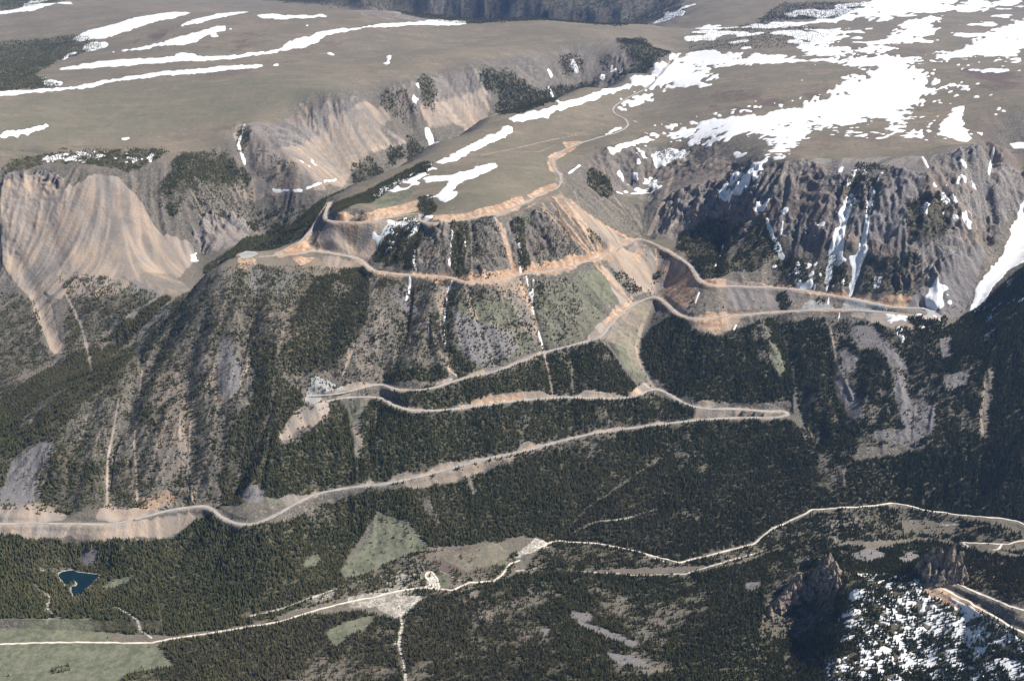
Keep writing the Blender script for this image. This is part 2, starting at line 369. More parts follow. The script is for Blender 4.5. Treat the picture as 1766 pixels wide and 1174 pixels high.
# tan scree
for v, p in [(1,[(0,325),(60,300),(110,330),(170,300),(205,305),(245,350),(270,400),(335,420),(338,440),(310,480),(283,500),(230,490),(200,470),(120,480),(60,470),(20,430),(0,430)]),(0.7,[(20,440),(200,465),(230,490),(200,510),(100,515),(50,490)]),
             (0.9,[(0,408),(30,440),(70,495),(92,540),(108,612),(90,608),(72,570),(52,515),(20,480),(0,450)]),(0.5,[(430,260),(520,250),(600,200),(640,215),(690,250),(640,262),(600,310),(560,330),(470,340),(440,310)]),
             (0.5,[(560,200),(640,175),(680,200),(640,230),(580,250)]),(0.6,[(720,185),(840,150),(860,200),(800,215),(740,225)]),(0.2,[(900,95),(1010,85),(1080,120),(1000,150),(930,150)]),(0.5,[(385,285),(440,290),(470,330),(420,350),(400,320)]),
             (0.6,[(415,205),(405,215),(400,240),(420,260),(440,300),(430,250)]),(1,[(563,385),(640,384),(722,378),(690,400),(652,430),(632,452),(600,445),(560,433),(545,415)]),(0.9,[(555,440),(625,452),(640,466),(632,490),(600,470),(560,472)]),
             (0.9,[(952,335),(985,345),(1030,385),(1060,400),(1095,412),(1085,425),(1050,425),(1015,395),(975,365)]),(1,[(1100,415),(1118,425),(1140,470),(1120,500),(1095,515),(1060,470),(1040,445),(1060,430)]),
             (1,[(1130,440),(1170,450),(1205,485),(1205,520),(1185,545),(1150,520),(1120,505),(1128,470)]),(0.8,[(1030,450),(1055,470),(1085,515),(1060,560),(1035,585),(1010,590),(1045,550),(1070,520),(1040,470)]),
             (0.4,[(1050,545),(1100,520),(1130,520),(1110,560),(1100,600),(1110,650),(1090,640),(1080,600),(1040,590)]),(0.9,[(520,690),(560,696),(572,702),(560,725),(545,735),(520,740),(492,768),(480,752),(505,705)]),
             (0.72,[(0,905),(110,908),(240,900),(330,885),(345,898),(320,915),(280,932),(240,925),(180,940),(120,925),(60,930),(0,935)]),(0.8,[(0,872),(60,868),(105,872),(118,892),(100,900),(0,900)]),
             (0.9,[(160,895),(175,875),(190,865),(205,880),(250,872),(270,862),(300,868),(320,870),(280,880),(200,900)]),(1,[(270,850),(295,845),(300,862),(280,870)]),
             (0.6,[(1185,548),(1280,542),(1275,560),(1240,578),(1200,575)]),(0.75,[(1440,540),(1560,545),(1625,545),(1612,575),(1560,575),(1480,548)]),(0.3,[(1215,492),(1380,500),(1480,512),(1440,530),(1300,540),(1215,547)]),
             (0.5,[(1140,255),(1200,270),(1180,285),(1130,280)]),(0.45,[(640,470),(700,480),(690,500),(650,500)]),(0.5,[(750,490),(790,492),(775,540),(762,560),(752,520)]),(0.5,[(830,490),(900,485),(930,590),(905,570),(880,520)]),
             (0.4,[(790,560),(900,560),(900,590),(800,600)]),(0.3,[(440,480),(600,480),(600,640),(470,600)]),(0.45,[(340,620),(395,590),(420,640),(405,690),(375,700)]),(0.5,[(600,720),(625,730),(628,790),(610,800)]),
             (0.45,[(240,470),(300,470),(330,500),(290,540),(250,600),(230,560)]),(0.8,[(470,855),(540,840),(560,855),(500,880)]),(0.4,[(620,560),(660,520),(680,540),(640,640),(615,640)]),(0.5,[(680,835),(780,805),(900,775),(1000,745),(1000,760),(860,800),(780,835),(700,845)]),
             (0.4,[(250,620),(300,600),(345,640),(360,800),(330,860),(280,840)]),(0.8,[(60,990),(100,985),(110,1005),(90,1010)]),(0.9,[(1650,1010),(1600,985),(1580,1000),(1600,1030),(1660,1060),(1640,1030)])]:
    A_(tan, v, p, 8, 0.4, 's')
for v, w_, p in [(0.8,9,[(100,480),(140,560),(160,640)]),(0.9,10,[(870,395),(878,430),(890,470)]),(0.9,9,[(855,378),(872,420),(885,468)]),(0.8,8,[(905,485),(920,540),(938,606),(952,680)]),(0.9,9,[(985,350),(1040,395),(1085,470),(1090,515)]),
                 (0.9,8,[(965,330),(1000,385),(1030,440)]),(0.8,7,[(935,350),(975,395),(1010,445)]),(1,10,[(1108,560),(1098,600),(1108,640),(1128,668)]),(0.7,7,[(765,500),(760,560),(775,640),(795,655)]),(0.8,6,[(205,690),(185,800),(185,870)]),
                 (0.7,6,[(245,640),(232,760),(238,860)]),(0.7,6,[(330,720),(325,800),(332,865)]),(0.6,6,[(180,660),(150,760),(135,840)]),(0.6,10,[(605,540),(600,620)]),(0.7,7,[(645,500),(610,600),(590,650)]),(0.8,12,[(440,600),(400,690)]),
                 (0.7,14,[(1160,300),(1140,360),(1120,405)]),(0.5,8,[(1260,300),(1200,360),(1140,400)]),(0.6,6,[(1040,290),(1060,340),(1090,380)]),(0.5,8,[(1430,560),(1445,630),(1470,690)]),(0.5,12,[(1700,620),(1690,720),(1705,800)]),
                 (0.6,10,[(800,490),(820,560),(830,590)]),(0.6,8,[(860,500),(880,560)]),(0.8,12,[(520,180),(560,240),(600,300)]),(0.6,10,[(610,210),(640,260)]),(0.6,6,[(990,330),(1000,360)]),(0.5,6,[(1350,300),(1340,380)]),(0.8,6,[(975,690),(968,740)]),
                 (0.7,5,[(830,268),(880,258),(950,242),(1000,232)]),(0.5,5,[(880,262),(930,262),(960,250)]),(0.8,6,[(660,225),(700,245),(640,262)])]:
    L_(tan, v, p, w_, 4, 0.3, 's')
# low cut banks above the lower legs
BANKS = [[(795,652),(830,636),(870,630),(900,620),(938,601),(932,612),(860,641),(800,658)],[(735,666),(765,654),(792,650),(770,664)],[(560,682),(600,664),(640,656),(657,664),(600,677)],[(765,705),(830,687),(880,678),(925,674),(978,683),(900,691),(830,701)],[(985,686),(1010,672),(1040,676),(1087,682),(1040,689)],
         [(1083,685),(1100,668),(1118,658),(1134,668),(1112,677),(1095,686)],[(878,784),(905,763),(930,760),(947,768),(900,781)],[(1000,751),(1030,736),(1075,731),(1082,741),(1020,750)],[(1178,724),(1200,712),(1232,717),(1215,726)],[(655,835),(690,818),(730,813),(760,798),(800,793),(822,788),(855,788),(760,814),(700,829)],[(598,842),(640,827),(657,834),(600,845)],
         [(1190,701),(1215,691),(1242,698),(1215,706)],[(1095,737),(1140,722),(1150,730),(1100,740)],[(940,766),(985,750),(1000,752),(960,764)],[(500,872),(515,855),(545,850),(530,862)]]
for p in BANKS: A_(tan, 1.0, p, 4, 0.35, 'f')
# fresh orange rock in the road cuts
for v, p in [(1,[(730,375),(800,368),(850,355),(900,338),(906,350),(870,362),(800,377),(735,383)]),(0.9,[(575,372),(640,368),(700,348),(722,345),(722,362),(690,370),(640,378),(580,382)]),(1,[(945,270),(975,255),(970,245),(1010,242),(1000,250),(960,275),(958,300),(945,295)]),
             (0.9,[(905,340),(930,325),(960,315),(965,325),(925,340)]),(0.8,[(640,470),(720,470),(770,480),(800,475),(870,465),(1000,440),(1080,418),(1080,425),(1000,455),(900,478),(810,495),(720,485),(650,480)]),
             (0.9,[(780,478),(870,470),(870,482),(810,486)]),(0.85,[(1210,480),(1280,485),(1340,490),(1400,495),(1500,515),(1560,522),(1590,530),(1500,525),(1350,500),(1230,495)]),(1,[(1515,515),(1545,508),(1590,518),(1590,530),(1530,528)]),
             (0.9,[(1190,550),(1215,540),(1270,538),(1280,545),(1210,555)]),(0.7,[(1560,545),(1625,545),(1610,570),(1580,572)]),(0.7,[(1185,552),(1260,548),(1240,575),(1210,570)]),(0.6,[(1140,450),(1190,470),(1200,510),(1180,535),(1150,510)]),
             (0.8,[(1085,410),(1050,430),(1020,440),(1050,420)]),(0.8,[(470,435),(510,420),(550,425),(540,435),(480,445)]),(0.6,[(410,445),(445,448),(442,468),(415,465)]),(0.5,[(560,470),(600,462),(640,470),(600,475)]),(0.7,[(500,445),(550,440),(520,460)]),
             (0.75,[(1075,525),(1100,515),(1050,560),(1035,575),(1050,545)]),(0.6,[(830,655),(900,625),(935,605),(900,635)]),(0.6,[(640,665),(600,672),(560,678),(600,665)]),(0.55,[(760,700),(830,685),(900,675),(900,688),(840,695),(770,705)]),
             (0.55,[(890,775),(920,762),(935,768),(900,780)]),(0.5,[(660,830),(720,815),(780,795),(780,802),(700,827)]),(0.6,[(1115,662),(1095,675),(1080,680),(1100,682)]),(0.6,[(500,868),(530,852),(540,855),(510,868)]),
             (0.5,[(230,860),(300,850),(310,865),(240,885)]),(0.9,[(1595,990),(1625,985),(1650,1005),(1610,1005)]),(0.8,[(1585,1000),(1640,1025),(1700,1050),(1690,1060),(1610,1035)]),(0.5,[(1100,425),(1115,430),(1100,460),(1085,450)])]:
    A_(orange, v, p, 6, 0.4, 's')
A_(tan, 0.3, [(775,962),(850,937),(900,945),(872,968),(800,988)], 8, 0.6)
A_(orange, 0.12, [(800,950),(860,940),(870,962),(810,970)], 8, 0.6)
for v, w_, p in [(1,14,[(955,340),(1000,385),(1035,425)]),(1,12,[(985,350),(1045,392),(1088,412)]),(1,10,[(1022,452),(1062,495),(1090,522)]),(0.9,13,[(862,385),(874,425),(886,465)]),(0.9,14,[(900,490),(915,530)]),(0.9,8,[(935,358),(975,400),(1018,440)]),(1,9,[(950,352),(985,395),(1024,443)]),(0.8,6,[(968,358),(990,385),(1016,425)]),(0.9,6,[(1020,452),(1060,495),(1088,522)]),(0.7,6,[(1000,360),(1050,395),(1085,412)]),(0.6,9,[(895,492),(915,530),(925,570)]),(0.6,8,[(770,500),(762,540)]),(0.6,6,[(700,500),(720,520)]),(0.7,8,[(1160,455),(1150,520)]),(0.7,8,[(1190,480),(1170,530)]),(0.6,8,[(1130,430),(1135,470)]),(0.5,7,[(600,395),(610,440)]),(0.6,7,[(650,390),(640,430)]),(0.8,7,[(965,335),(1010,385),(1035,435)]),(0.7,6,[(1035,455),(1075,510)]),(0.7,7,[(860,385),(880,440)]),(0.5,6,[(680,500),(690,540)]),(0.6,6,[(810,510),(830,570)]),(0.6,8,[(985,345),(1060,430)]),(0.5,5,[(925,350),(900,365)])]:
    L_(orange, v, p, w_, 4, 0.4, 's')
# meadow and alpine turf that reads green
for v, p in [(1,[(580,992),(605,960),(640,925),(648,905),(650,878),(690,893),(712,915),(742,940),(740,947),(700,955),(640,985),(600,995)]),(1,[(0,1085),(60,1082),(110,1075),(180,1090),(200,1108),(262,1110),(300,1130),(305,1150),(280,1174),(0,1174),(-60,1174),(-60,1085)]),
             (1,[(560,1085),(600,1070),(640,1062),(640,1080),(600,1100),(580,1120),(560,1100)]),(0.9,[(545,975),(555,970),(570,950),(530,965),(508,985)]),(1,[(165,1005),(200,1000),(235,990),(262,992),(240,998),(210,1010),(180,1015)]),(0.9,[(230,1015),(255,1013),(255,1022),(232,1022)]),(0.9,[(210,1040),(228,1035),(230,1045),(212,1048)]),
             (0.45,[(905,495),(1000,480),(1040,500),(1040,560),(1000,590),(940,598),(920,560)]),(0.9,[(1060,570),(1095,560),(1110,600),(1122,655),(1100,660),(1085,640),(1060,600)]),(0.95,[(965,695),(985,690),(985,745),(972,748),(965,720)]),
             (0.8,[(1325,588),(1345,600),(1358,640),(1345,655),(1335,630)]),(0.3,[(840,280),(960,260),(950,310),(860,350),(740,372),(780,345),(820,310)]),(0.7,[(630,345),(700,325),(715,330),(700,345),(650,360)]),
             (0.5,[(790,520),(900,510),(920,600),(830,640),(790,640)]),(0.6,[(985,480),(1050,460),(1080,500),(1050,530)]),(0.5,[(490,870),(430,860),(440,840),(500,850)]),(0.6,[(735,990),(770,985),(775,1010),(735,1010)]),(0.5,[(600,700),(630,690),(628,830),(605,830)]),
             (0.5,[(1080,1030),(1300,1000),(1300,1020),(1100,1050)]),(0.5,[(1060,450),(1085,450),(1120,490),(1100,505),(1075,500)]),(0.6,[(1085,520),(1120,522),(1118,545),(1100,555)]),(0.35,[(0,170),(500,125),(640,150),(400,210),(100,250),(0,260)]),(0.35,[(0,1010),(60,1000),(60,1060),(0,1060)]),
             (0.5,[(760,960),(840,940),(900,945),(880,970),(800,985)]),(0.4,[(640,870),(720,850),(730,900),(700,890)])]:
    A_(green, v, p, 6, 0.3, 'n')
# grey blocky talus
for v, p in [(1,[(0,850),(20,800),(60,770),(90,760),(85,790),(60,820),(60,870),(20,872),(0,872)]),(0.9,[(380,580),(400,590),(418,640),(410,680),(385,690),(372,650)]),(0.9,[(130,945),(175,935),(170,955),(140,965)]),(0.7,[(60,975),(130,955),(125,965),(70,985)]),(0.9,[(410,855),(450,840),(460,860),(430,870)]),
             (1,[(1500,740),(1560,750),(1575,700),(1610,700),(1610,745),(1560,770),(1510,755)]),(1,[(1540,640),(1560,650),(1575,720),(1550,740)]),(0.9,[(1460,550),(1500,560),(1560,620),(1570,640),(1530,630),(1520,600),(1470,600)]),(0.9,[(1445,600),(1480,620),(1475,650),(1455,640)]),
             (0.9,[(1620,585),(1640,580),(1640,620),(1625,620)]),(0.9,[(1625,650),(1670,640),(1670,665),(1635,670)]),(0.7,[(1560,530),(1650,430),(1700,430),(1680,500),(1660,545),(1640,548),(1610,545)]),(0.9,[(1430,640),(1470,650),(1490,720),(1470,720)]),
             (0.7,[(780,540),(870,570),(900,600),(850,640),(800,620),(790,580)]),(0.8,[(230,480),(280,510),(300,560),(270,590),(230,560)]),(0.9,[(1460,960),(1500,945),(1530,960),(1490,970)]),(0.8,[(1540,965),(1570,950),(1590,960),(1560,975)]),(0.9,[(1285,1005),(1315,1000),(1310,1015),(1288,1018)]),
             (1,[(930,1085),(950,1080),(955,1095),(942,1100)]),(0.8,[(985,1065),(1050,1085),(1090,1105),(1120,1118),(1060,1105),(1000,1080)]),(0.8,[(1040,1120),(1090,1130),(1130,1150),(1070,1145)]),(0.6,[(980,1050),(1030,1060),(1020,1075),(985,1070)]),(0.7,[(900,1120),(920,1115),(915,1130)]),
             (0.7,[(640,480),(760,600),(700,500)]),(0.7,[(430,455),(520,470),(480,520),(430,500)]),(0.6,[(540,560),(600,560),(560,640),(540,620)]),(0.6,[(1450,280),(1600,290),(1560,420),(1480,420)]),(0.5,[(1250,480),(1400,500),(1350,535),(1250,530)])]:
    A_(talus, v, p, 6, 0.35, 'n')
# dry purple brown brush on the plateaus
for v, p in [(0.8,[(160,70),(260,60),(320,40),(300,70),(200,80)]),(0.7,[(280,95),(400,75),(460,60),(430,85),(300,105)]),(0.7,[(160,75),(200,80),(160,90)]),(0.7,[(1180,180),(1240,150),(1300,160),(1450,140),(1450,165),(1300,195),(1200,205)]),(0.8,[(1160,225),(1100,245),(1040,270),(1060,240),(1110,225)]),
             (0.7,[(1600,110),(1766,120),(1766,160),(1680,155)]),(0.6,[(1020,185),(1055,190),(1055,215),(1030,215)]),(0.8,[(1470,120),(1510,125),(1500,140),(1470,140)]),(0.7,[(1090,150),(1160,140),(1140,160),(1100,165)]),(0.4,[(300,150),(500,60),(640,70),(500,110)]),
             (0.5,[(1380,85),(1600,75),(1600,100),(1400,110)]),(0.8,[(790,950),(880,935),(900,950),(870,985),(800,1000),(740,985),(770,960)]),(0.7,[(1550,895),(1660,900),(1640,930),(1560,925)]),(0.4,[(1180,300),(1280,250),(1700,200),(1766,240),(1300,285)])]:
    A_(shrub, v, p, 26, 0.6, 'w', 0.4)
shrub *= sstep(-0.35, 0.45, fbm(Xg, Yg * 0.5, 90, 4, 41) + 0.6 * N3)
Zf -= np.clip(tan, 0, 1) * steep * (rel * 0.84 + crag * 0.5 * rockrel)
# pale gravel bars, river stones, riprap
for v, p in [(0.42,[(600,1030),(640,1020),(700,1012),(745,1010),(740,1020),(690,1035),(640,1050),(600,1050)]),(0.42,[(650,1000),(720,985),(735,1005),(690,1018)]),(0.45,[(640,1045),(720,1025),(735,1040),(700,1075),(670,1060)]),(1,[(736,985),(746,984),(752,1000),(760,1016),(740,1016)]),
             (0.4,[(450,1055),(500,1048),(560,1025),(600,1010),(560,1035),(500,1058)]),(0.5,[(925,925),(960,930),(940,945),(900,960),(880,965),(900,945)]),(1,[(94,985),(104,985),(112,1000),(106,1003),(96,993)]),(1,[(114,1010),(130,1003),(133,1007),(122,1011),(125,1020),(118,1020)]),
             (0.5,[(112,1018),(124,1020),(122,1040),(113,1035)]),(0.8,[(1325,905),(1342,905),(1338,918),(1325,920)]),(0.5,[(60,1035),(90,1035),(100,1080),(80,1085)]),(0.25,[(1400,895),(1500,890),(1470,940),(1420,940)])]:
    A_(gravel, v, p, 4, 0.45, 'f')
for v, w_, p in [(0.8,5,[(0,990),(40,985),(95,978),(110,972),(118,972)]),(0.7,4,[(175,1068),(205,1062),(235,1082),(262,1100)]),(0.8,4,[(430,1062),(480,1052),(540,1030),(600,1008),(650,995),(690,985)]),(0.8,6,[(688,1045),(694,1080),(688,1110),(696,1140),(700,1174)]),(0.7,5,[(735,1010),(700,1060),(680,1110)]),
                 (0.6,4,[(985,920),(1030,900),(1080,895),(1110,882),(1130,880)]),(0.7,4,[(890,985),(960,975),(1000,985),(1100,992),(1180,990)]),(0.8,4,[(1180,990),(1240,972),(1300,955),(1340,940),(1380,925)]),(0.7,4,[(1050,950),(1110,955),(1150,970)]),(0.8,4,[(118,1012),(112,1000),(98,990)]),
                 (0.6,3,[(760,985),(790,1000),(820,1000)]),(0.5,5,[(1100,770),(1150,735)]),(0.6,4,[(1625,905),(1680,905),(1720,915)]),(0.5,3,[(1640,995),(1700,1015),(1766,1030)])]:
    L_(gravel, v, p, w_, 2.5, 0.35)
# where conifers stand: 1 = closed forest
for v, p in [
 (0.9,[(640,690),(800,652),(960,605),(1042,592),(1095,668),(1130,682),(1215,706),(1362,720),(1200,736),(1000,766),(850,802),(640,848),(560,856),(540,830),(620,720)]),
 (0.28,[(410,455),(640,465),(1000,480),(1000,600),(660,660),(380,880),(0,880),(0,700),(300,520)]),(0.62,[(1420,590),(1640,590),(1640,770),(1470,770)]),
 (0.85,[(590,997),(640,987),(700,959),(745,947),(750,985),(700,1000),(640,1010),(560,1032),(480,1050),(520,1005)]),
 (1.0,[(640,850),(720,845),(790,830),(850,805),(920,785),(1000,768),(1100,745),(1200,735),(1362,725),(1385,740),(1400,765),(1480,795),(1600,775),(1700,700),(2120,700),(2120,905),(1766,895),(1700,890),(1600,880),(1550,868),(1400,880),(1325,925),(1170,968),(950,935),(900,925),(870,935),(740,945),(705,900),(650,880),(588,985),(600,1000),(570,1037),(430,1076),(300,1097),(200,1092),(60,1080),(-260,1080),(-260,930),(0,925),(100,930),(200,930),(290,930),(345,895),(370,885),(385,905),(430,915),(500,900),(560,870)]),
 (1.0,[(1105,590),(1130,562),(1160,545),(1185,560),(1215,580),(1245,582),(1290,562),(1345,548),(1362,620),(1372,690),(1300,700),(1215,698),(1160,680),(1135,655),(1112,640)]),
 (1.0,[(948,612),(1000,598),(1042,593),(1070,630),(1095,665),(1080,678),(1000,677),(965,670)]),(1.0,[(795,662),(850,650),(930,622),(950,675),(900,685),(800,695)]),(0.9,[(660,672),(700,680),(790,665),(792,692),(720,700),(680,690)]),
 (1.0,[(988,692),(1115,690),(1138,722),(1060,735),(992,748)]),(1.0,[(855,702),(955,695),(965,735),(930,758),(870,778),(812,782),(806,712)]),(0.95,[(640,700),(700,715),(800,715),(806,778),(740,800),(655,832),(640,760)]),
 (1.0,[(560,722),(575,700),(600,698),(612,760),(620,835),(540,845),(480,860),(440,860),(450,800),(490,770),(540,740)]),(0.95,[(1350,560),(1420,548),(1440,600),(1440,680),(1480,740),(1480,790),(1400,770),(1380,700),(1362,620)]),
 (0.9,[(1480,600),(1530,600),(1540,680),(1540,740),(1490,740),(1475,660)]),(0.9,[(1575,600),(1640,560),(1700,520),(1766,455),(2120,430),(2120,700),(1600,775),(1615,700),(1600,640)]),(0.7,[(1540,560),(1620,575),(1640,560),(1600,640),(1560,630)]),(0.9,[(1560,545),(1640,550),(1600,600),(1580,580)]),
 (0.7,[(1430,548),(1520,560),(1560,590),(1500,600),(1440,590)]),
 (0.9,[(545,478),(600,465),(630,460),(640,500),(632,560),(600,610),(560,645),(520,648),(495,655),(482,600),(500,545),(530,505)]),(1.0,[(692,500),(735,488),(728,560),(745,620),(778,650),(730,660),(660,658),(672,600),(690,560)]),(0.8,[(770,600),(830,630),(930,600),(860,635),(790,655)]),
 (0.55,[(410,455),(545,470),(530,505),(480,590),(470,640),(440,640),(420,560),(400,500)]),(0.9,[(430,600),(480,590),(490,655),(540,690),(500,720),(480,765),(450,830),(430,865),(385,872),(370,800),(400,730),(440,690)]),
 (0.45,[(280,540),(400,500),(430,600),(400,740),(370,860),(200,880),(60,890),(40,830),(100,700),(200,620)]),(0.7,[(80,800),(180,700),(200,760),(180,870),(130,885),(70,870)]),(0.65,[(200,760),(260,700),(240,860),(200,870)]),(0.7,[(255,700),(290,700),(320,840),(260,850)]),
 (0.75,[(0,760),(60,720),(140,650),(240,590),(200,680),(100,740),(0,800)]),(1.0,[(-260,700),(0,690),(100,625),(200,570),(285,508),(300,515),(240,570),(180,625),(60,700),(0,770),(-260,800)]),(0.85,[(0,800),(60,790),(30,850),(0,860)]),
 (0.5,[(0,500),(60,520),(80,600),(100,620),(0,690)]),(0.55,[(120,520),(200,500),(250,500),(280,508),(200,560),(110,620),(110,560)]),(0.35,[(100,470),(200,480),(240,495),(120,540)]),
 (0.95,[(270,330),(310,262),(380,260),(440,300),(420,350),(370,350),(330,330),(300,380),(260,330)]),(0.6,[(330,310),(440,320),(440,370),(330,370)]),(0.7,[(0,300),(20,275),(100,262),(200,260),(290,255),(290,270),(220,300),(200,290),(80,280),(0,310)]),(0.7,[(405,218),(435,216),(432,250),(422,285),(410,260)]),
 (0.95,[(430,410),(480,380),(530,352),(565,340),(560,365),(540,390),(500,420),(440,436),(380,455),(350,462),(400,432)]),(0.9,[(572,354),(640,325),(700,294),(735,277),(752,284),(740,296),(700,314),(650,344),(600,360),(580,372)]),(0.6,[(455,412),(540,390),(500,420),(450,435)]),
 (0.85,[(440,370),(490,350),(480,385),(430,400),(425,380)]),(0.85,[(600,290),(640,270),(665,295),(640,310),(610,310)]),(0.85,[(650,160),(700,155),(720,190),(730,225),(700,210),(650,190)]),(0.9,[(700,225),(730,230),(750,255),(700,270)]),
 (0.95,[(820,125),(880,120),(920,155),(960,160),(960,175),(900,195),(860,205),(855,180),(870,165),(830,150)]),(1.0,[(940,150),(1000,145),(1080,125),(1150,80),(1160,95),(1090,130),(1000,155),(930,175)]),(0.8,[(980,90),(1000,120),(980,140),(960,110)]),(0.8,[(1060,70),(1110,60),(1140,90),(1100,115),(1080,95)]),
 (0.9,[(700,240),(680,250),(640,300),(700,275)]),(0.8,[(655,165),(700,158),(715,190),(690,205),(660,190)]),(0.85,[(720,130),(745,128),(760,170),(740,200),(722,170)]),(0.8,[(985,85),(1010,110),(1000,135),(975,125)]),(0.7,[(1040,85),(1065,100),(1050,130),(1030,110)]),(0.5,[(560,300),(600,330),(560,345)]),(0.3,[(440,250),(520,290),(480,330),(440,300)]),(0.6,[(-260,75),(0,72),(80,68),(140,60),(180,80),(100,105),(60,130),(110,150),(0,158),(-260,158)]),(0.7,[(0,20),(0,0),(60,0),(20,20)]),
 (0.4,[(722,378),(776,384),(776,470),(722,470)]),(0.9,[(640,445),(663,400),(700,378),(725,378),(735,400),(722,430),(716,472),(680,460),(650,455)]),(0.45,[(810,380),(855,378),(880,455),(840,472),(802,476)]),(0.42,[(900,372),(945,365),(1010,440),(960,452),(925,465)]),(1.0,[(778,385),(808,380),(808,430),(801,478),(776,468)]),(0.9,[(886,378),(903,372),(908,430),(922,465),(896,462)]),(0.6,[(1010,390),(1030,400),(1048,422),(1030,432),(1015,415)]),(0.4,[(1045,455),(1075,470),(1112,500),(1090,510),(1060,480)]),(0.5,[(1125,460),(1152,470),(1125,495)]),(0.85,[(766,510),(780,500),(780,590),(800,640),(785,650),(766,600)]),(0.35,[(735,385),(775,385),(775,470),(725,470)]),(0.8,[(640,500),(655,480),(700,490),(690,560),(660,560)]),
 (0.85,[(720,340),(745,338),(755,360),(740,375),(722,365)]),(0.45,[(640,500),(760,490),(760,620),(740,640),(640,640)]),(0.5,[(760,500),(840,495),(860,530),(780,540)]),(0.7,[(918,485),(940,485),(945,530),(920,540)]),(0.3,[(790,540),(900,520),(930,590),(800,620)]),(0.35,[(1040,450),(1080,470),(1110,500),(1085,505)]),
 (0.8,[(1015,290),(1050,300),(1060,330),(1040,345),(1012,320)]),(0.8,[(1170,400),(1240,370),(1290,395),(1250,440),(1260,480),(1215,482),(1195,450),(1165,430)]),(0.8,[(1330,445),(1395,445),(1395,492),(1340,492)]),(0.85,[(1430,440),(1460,460),(1465,500),(1400,490)]),(0.6,[(1480,440),(1590,440),(1600,490),(1560,510),(1490,505)]),
 (0.7,[(1560,340),(1650,330),(1640,400),(1600,430),(1560,420)]),(0.7,[(1320,360),(1345,440),(1300,470),(1250,470),(1290,400)]),(0.7,[(1335,505),(1360,505),(1370,530),(1345,535)]),(0.6,[(1400,512),(1425,515),(1420,530)]),(0.5,[(1480,280),(1560,290),(1500,380),(1440,340)]),(0.6,[(1195,505),(1205,510),(1195,540),(1185,538)]),
 (0.9,[(270,1110),(400,1085),(530,1060),(620,1052),(680,1070),(740,1030),(820,1015),(900,985),(1000,985),(1170,995),(1300,965),(1400,925),(1500,950),(1600,930),(1750,960),(2120,960),(2120,1050),(1700,1035),(1650,1005),(1580,1000),(1480,985),(1440,1100),(1410,1200),(200,1200),(220,1160),(300,1150)]),
 (0.65,[(900,985),(950,930),(1050,945),(1170,975),(1330,920),(1400,885),(1550,875),(1700,900),(1766,915),(1766,960),(1600,925),(1500,935),(1400,930),(1250,975),(1000,985)]),(0.55,[(480,1060),(650,985),(740,950),(900,950),(880,1000),(740,1030),(640,1020)]),(0.6,[(1330,960),(1450,960),(1440,1100),(1310,1100)]),
 (0.8,[(1450,980),(1600,1000),(1766,1090),(2120,1110),(2120,1200),(1400,1200),(1430,1100)]),(0.6,[(80,1155),(120,1145),(128,1155),(90,1162)]),(0.7,[(200,1174),(240,1155),(270,1160),(270,1200),(190,1200)]),(0.9,[(652,880),(700,850),(650,845)]),
 (0.75,[(640,-20),(1180,-20),(1180,30),(1080,46),(940,36),(790,42),(690,25)]),(0.12,[(1180,60),(1300,40),(1450,50),(1400,80),(1200,90)]),(0.5,[(1350,5),(1500,5),(1450,30),(1300,40)]),(0.4,[(1120,255),(1200,262),(1160,290)])]:
    A_(forest, v, p, 9, 0.42, 'n', 0.12)
A_(forest, 0.75, [(380,-12),(720,-12),(700,12),(640,17),(560,11),(450,0)], 12, 0.5, 'n')
A_(forest, 0.55, [(0,-12),(120,-12),(100,4),(0,18)], 12, 0.5, 'n')
